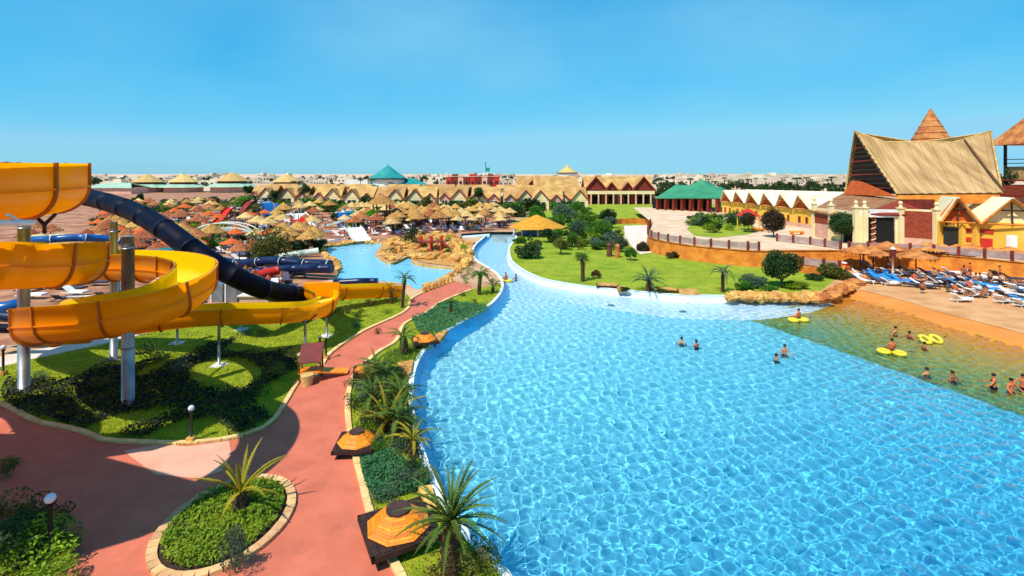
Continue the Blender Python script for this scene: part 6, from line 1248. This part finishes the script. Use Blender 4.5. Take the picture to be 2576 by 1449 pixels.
zone_ord(eb, 'small bed shrub', lambda x,y: 'by the red path' if x < 960 else 'by the pool coping')
zone_ord(bb_, 'garden shrub', lambda x,y: 'on the back lawn' if y < 575 else 'behind the canal bank')
par_names = {'straw':'straw parasol','russet':'russet thatched parasol','pale':'pale straw parasol','orange':'orange cloth parasol','blue':'blue cloth parasol'}
for k,v_ in par_names.items(): zone_ord([o for o in groups['par'] if o.name.startswith(k)], v_)
for k,v_ in {'white':'white sunbed','blue':'blue sunbed','dark':'dark sunbed'}.items(): zone_ord([o for o in groups['bed'] if o.name.startswith(k)], v_)
zone_ord(groups['ppl'], 'small standing visitor'); zone_ord(groups['shr'], 'leafy shrub'); zone_ord(groups['tr'], 'bushy tree', lambda x,y: 'before the left chalets' if x < 900 else 'before the middle chalets' if x < 1200 else 'before the right chalets')
for x,y,h,r,k,l in ((683,662,4.9,3.3,'olive','big olive green bush tree left of the lagoon'),(604,528,6.0,4.2,'green','large bright green tree before the left chalets'),(435,540,3.5,3.6,'green','spreading green tree above the dark tube'),(1205,527,7.5,1.9,'dark','dark cypress shaped tree between two chalets'),(1180,520,7.5,1.8,'dark','second dark cypress shaped tree among the chalets'),(624,520,8,2.0,'dark','tall dark tree behind the bright green tree'),(765,520,8.5,2.2,'dark','tall dark tree at the left chalets'),(690,520,6.5,2.2,'dark','dark tree among the first chalets')):
    tree(l, P(x,y), h, r, k, 40+int(x)%9, 7000 if x == 681 else 2600, 0.42, rzr=1.0 if r < 2.3 else 0.85)
# ------------------------------------------------------------------ smaller slides and pipes
def pipe(label, pts, r, m, name='tube_slide', cat='water slide', ring=None, n=14, legs=True):
    pts = cr(pts,4); root = thing(name, label, cat, pts[0].copy()); pts = resample(pts, 0.8)
    for k in range(0, len(pts)-1, 4):
        mb = MB(); mb.tube(pts[k:k+5], r, n); world_part('tube_section', mb, M_[m], root)
        if k and ring:
            d = (pts[k+1]-pts[k-1]).normalized(); mb = MB(); mb.tube([pts[k]-d*.05, pts[k]+d*.05], r*1.07, n); world_part('joint_ring', mb, M_[ring], root)
        if legs and k%8 == 0 and pts[k].z > r+0.4: mb = MB(); mb.tube([Vector((pts[k].x,pts[k].y,0)), pts[k]], .09, 6); world_part('leg', mb, M_['steel'], root)
    return root
M_['navy'] = mat('navy fibreglass','#0c1a44','#0a1438',.4,.35)
pipe('navy blue tube slide ending at the lagoon, upper of two', [U(540,652,62),U(600,664,61),U(681,656,60),U(760,663,59),U(832,666,58)], .55, 'navy', ring='palet')
pipe('navy blue tube slide ending at the lagoon, lower of two', [U(600,690,58),U(700,678,58),U(780,676,57),U(836,676,56.5)], .5, 'navy')
pipe('red tube slide below the navy ones', [U(560,735,53),U(620,700,55),U(660,690,56),U(700,680,57)], .5, 'redt', ring='pinkw')
pipe('pale weathered tube running into the lagoon', [U(700,646,72),U(740,641,72),U(804,631,73)], .5, 'palet')
pipe('mid blue tube slide behind the topmost coil', [U(60,604,60),U(110,603,60),U(190,598,61),U(270,601,63),U(310,612,64)], .45, 'bluet', ring='white')
pipe('teal tube slide peeping over the yellow loop', [U(300,640,50),U(400,636,50),U(450,628,50),U(480,640,49)], .4, 'tealt')
pipe('navy tube lying behind the small yellow outlet', [U(840,712,52),U(900,708,52),U(950,708,52)], .35, 'navy', legs=False)
pipe('dark tube low behind the left steel column', [U(-40,790,34),U(60,800,34),U(170,792,35)], .35, 'navy'); pipe('second dark tube low behind the left steel column', [U(-40,825,33),U(60,826,33),U(160,812,34)], .3, 'bluesl'); pipe('blue tube piece at the left picture edge under the coils', [U(-40,777,38),U(20,775,38),U(60,760,39)], .5, 'bluet')
mb = MB(); A_ = []; B_ = []
for k in range(13): a = PI*k/12; A_.append(Vector((-9.3*0+V(562,84,0).x-7.0*math.cos(a)*0.78, 84, 2.9*math.sin(a)**0.8)))
root = thing('arched_bridge', 'pale grey arched footbridge among the parasols', 'footbridge', V(562,84,0))
for a,b in zip(A_,A_[1:]): mb = MB(); d = (b-a).normalized(); up = Vector((-d.z,0,d.x)); mb.add([a,b,b+Vector((0,2,0)),a+Vector((0,2,0)),a-up*.75,b-up*.75,b+Vector((0,2,0))-up*.75,a+Vector((0,2,0))-up*.75],[(0,1,2,3),(4,7,6,5),(0,4,5,1),(3,2,6,7)]); world_part('deck_section', mb, M_['palet'], root)
mb = MB(); mb.tube([a+Vector((0,-.05,.85)) for a in A_],.16,6); world_part('rail', mb, M_['palet'], root); mb = MB(); mb.tube([a+Vector((0,2,.85)) for a in A_],.1,6); world_part('rail', mb, M_['white'], root)
for k in range(1,12): mb = MB(); mb.tube([A_[k],A_[k]+Vector((0,0,.85))],.05,5); world_part('post', mb, M_['palet'], root)
# green slide with its little tower
root = thing('green_slide_tower', 'lime green slide coming down from a small thatched tower', 'water slide', P(958,562))
b = P(960,562)
for sx in (-1.6,1.6):
    for sy in (-1.6,1.6): mb = MB(); mb.tube([b+Vector((sx,sy,0)), b+Vector((sx,sy,5.2))],.16,6); world_part('post', mb, M_['darkwood'], root)
mb = MB(); mb.box(b+Vector((0,0,2.9)),(3.8,3.8,.25)); world_part('platform', mb, M_['redbrown'], root); mb = MB(); mb.cone((b.x,b.y,4.9),3.8,.2,2.2,10,jag=.05); world_part('thatch_roof', mb, M_['straw'], root)
gp = cr([b+Vector((-.5,-1.8,3.2)), b+Vector((-1.4,-5,2.6)), b+Vector((-2.6,-9,1.4)), b+Vector((-4.0,-13,.5))],4); rg = sweep(gp, [(-.8,.5),(-.8,0),(-.5,-.25),(.5,-.25),(.8,0),(.8,.5)]); mb = MB(); mb.add([v for r in rg for v in r], [(i*6+j,(i+1)*6+j,(i+1)*6+j+1,i*6+j+1) for i in range(len(rg)-1) for j in range(5)]); world_part('chute', mb, M_['greent'], root)
def chute(label, base, h, L, ang, m, w_=1.6, name='small_slide'):
    t = thing(name, label, 'water slide', base, ang); pts = cr([Vector((0,0,h)),Vector((L*.3,0,h*.85)),Vector((L*.7,0,h*.3)),Vector((L,0,.2))],3); rg = sweep(pts, [(-w_/2,.5),(-w_/2,0),(w_/2,0),(w_/2,.5)]); mb = MB(); mb.add([v for r in rg for v in r], [(i*4+j,(i+1)*4+j,(i+1)*4+j+1,i*4+j+1) for i in range(len(rg)-1) for j in range(3)]); obj('chute', mb, M_[m], t)
    mb = MB(); mb.box((-.8,0,h-.1),(1.8,w_*1.2,.2)); obj('platform', mb, M_['white'], t)
    for sx in (-1.5,-.1):
        for sy in (-.8,.8): mb = MB(); mb.tube([Vector((sx,sy,0)),Vector((sx,sy,h+.8))],.1,6); obj('post', mb, M_['steel'], t)
chute('wide blue slide left of the green one', P(860,566), 3.0, 5, -1.2, 'bluet', 2.4); chute('light blue slide beside the wide blue one', P(876,564), 3.2, 5, -1.0, 'tealt', 2.0); chute('bright red slide behind the big olive bush', P(742,590), 3.0, 5, -.6, 'redt', 2.2); chute('dark red slide under the first chalets', P(640,545), 4.5, 6, -2.0, 'redbrown', 3.0); chute('steel blue slide beside the dark red one', P(668,552), 4.5, 6, -.9, 'bluet', 2.6); chute('white slide in the crowd above the olive bush', P(748,572), 3.0, 6, -.8, 'white', 3.2); chute('small orange slide above the dark tube', P(585,560), 3.6, 5, -1.8, 'redt', 2.2); chute('pale long slide near the green slide', P(905,575), 2.2, 9, 2.9, 'palet', 1.2); chute('white slide at the lagoon head', P(885,602), 2.0, 5, -.9, 'white', 3.0)
# rockwork with caves behind the coils, low walls and cabinets
mb = MB(); R = random.Random(3)
for i in range(9): p = P(70+i*24,640); mb.ball((p.x,p.y,1.0+0.4*(i%2)), (1.8,1.6,1.6), 10, 7, jag=.16, seed=i, sm=True)
tag(obj('rockwork', mb, mat('pale rockwork','#e0cf9c','#c2ac78',1.0,.9,1.0,3,dist=.2)), 'pale yellow artificial rock wall behind the topmost coil', 'rock wall')
for i,x in enumerate((552,588)):
    t = thing('pump_cabinet', ('left' if i == 0 else 'right')+' grey pump cabinet beneath the dark tube', 'cabinet', P(x,758)); mb = MB(); mb.box((0,0,.85),(1.0,.8,1.7)); obj('body', mb, M_['steel'], t); mb = MB(); mb.box((-.55,-.3,.85),(.12,.3,1.75)); obj('door_edge', mb, M_['white'], t)
t = thing('low_block', 'pale low masonry block right of the pump cabinets', 'masonry block', P(650,768)); mb = MB(); mb.box((0,0,.5),(2.6,1.6,1.0)); obj('body', mb, M_['pinkw'], t); mb = MB(); mb.box((0,0,1.04),(2.9,1.9,.12)); obj('top_slab', mb, M_['white_pave'], t)
mb = MB(); a = P(660,760); b = P(835,705)
sheet('lagoon_walk', [P(640,762),P(845,700),P(862,708),P(850,722),P(700,770)], 0.05, M_['pink'])
for i,(x,y,l) in enumerate([(270,700,'left'),(225,765,'lower')]):
    t = thing('pipe_frame', l+' white pipe frame seen between the yellow coils', 'pipe frame', P(x,860)); mb = MB(); z0 = 3.2; mb.tube([Vector((-1.6,0,z0)),Vector((2.0,0,z0+.1))],.08,6); obj('rail', mb, M_['white'], t)
    for q in (-1.2,1.6): mb = MB(); mb.tube([Vector((q,0,0)),Vector((q,0,z0))],.07,6); obj('leg', mb, M_['white'], t)
# labels of the far repeats
zs = lambda x,y: ('above the left pavilions' if x < 500 else 'left of the teal dome' if x < 700 else 'beside the teal dome' if x < 950 else 'behind the teal dome' if x < 1120 else 'behind the red building' if x < 1300 else 'above the hotel' if x < 1500 else 'above the gabled wing' if x < 1650 else 'above the green pavilion' if x < 1750 else 'right of the green pavilion' if x < 1850 else 'above the first cream gables' if x < 1950 else 'above the middle cream gables' if x < 2050 else 'beside the saddle roof')
zone_ord(fh, 'tiny whitewashed house', zs); zone_ord(ft, 'small dark tree', zs); zone_ord(fp_, 'thin far palm', zs)
ordinals(pv, 'round pavilion with tiered yellow and green roof', 'near the horizon')
zone_ord([o for o in bpy.data.objects if o.get('group') == 'shrubs in the terrace island bed'], 'leafy shrub', lambda x,y: 'in the terrace island bed')
for p_ in PAR+BED+BEDN+[CH,HP,TP,TQ,PV]:
    if p_.name not in USED:
        for c_ in list(p_.children): bpy.data.objects.remove(c_)
        bpy.data.objects.remove(p_)
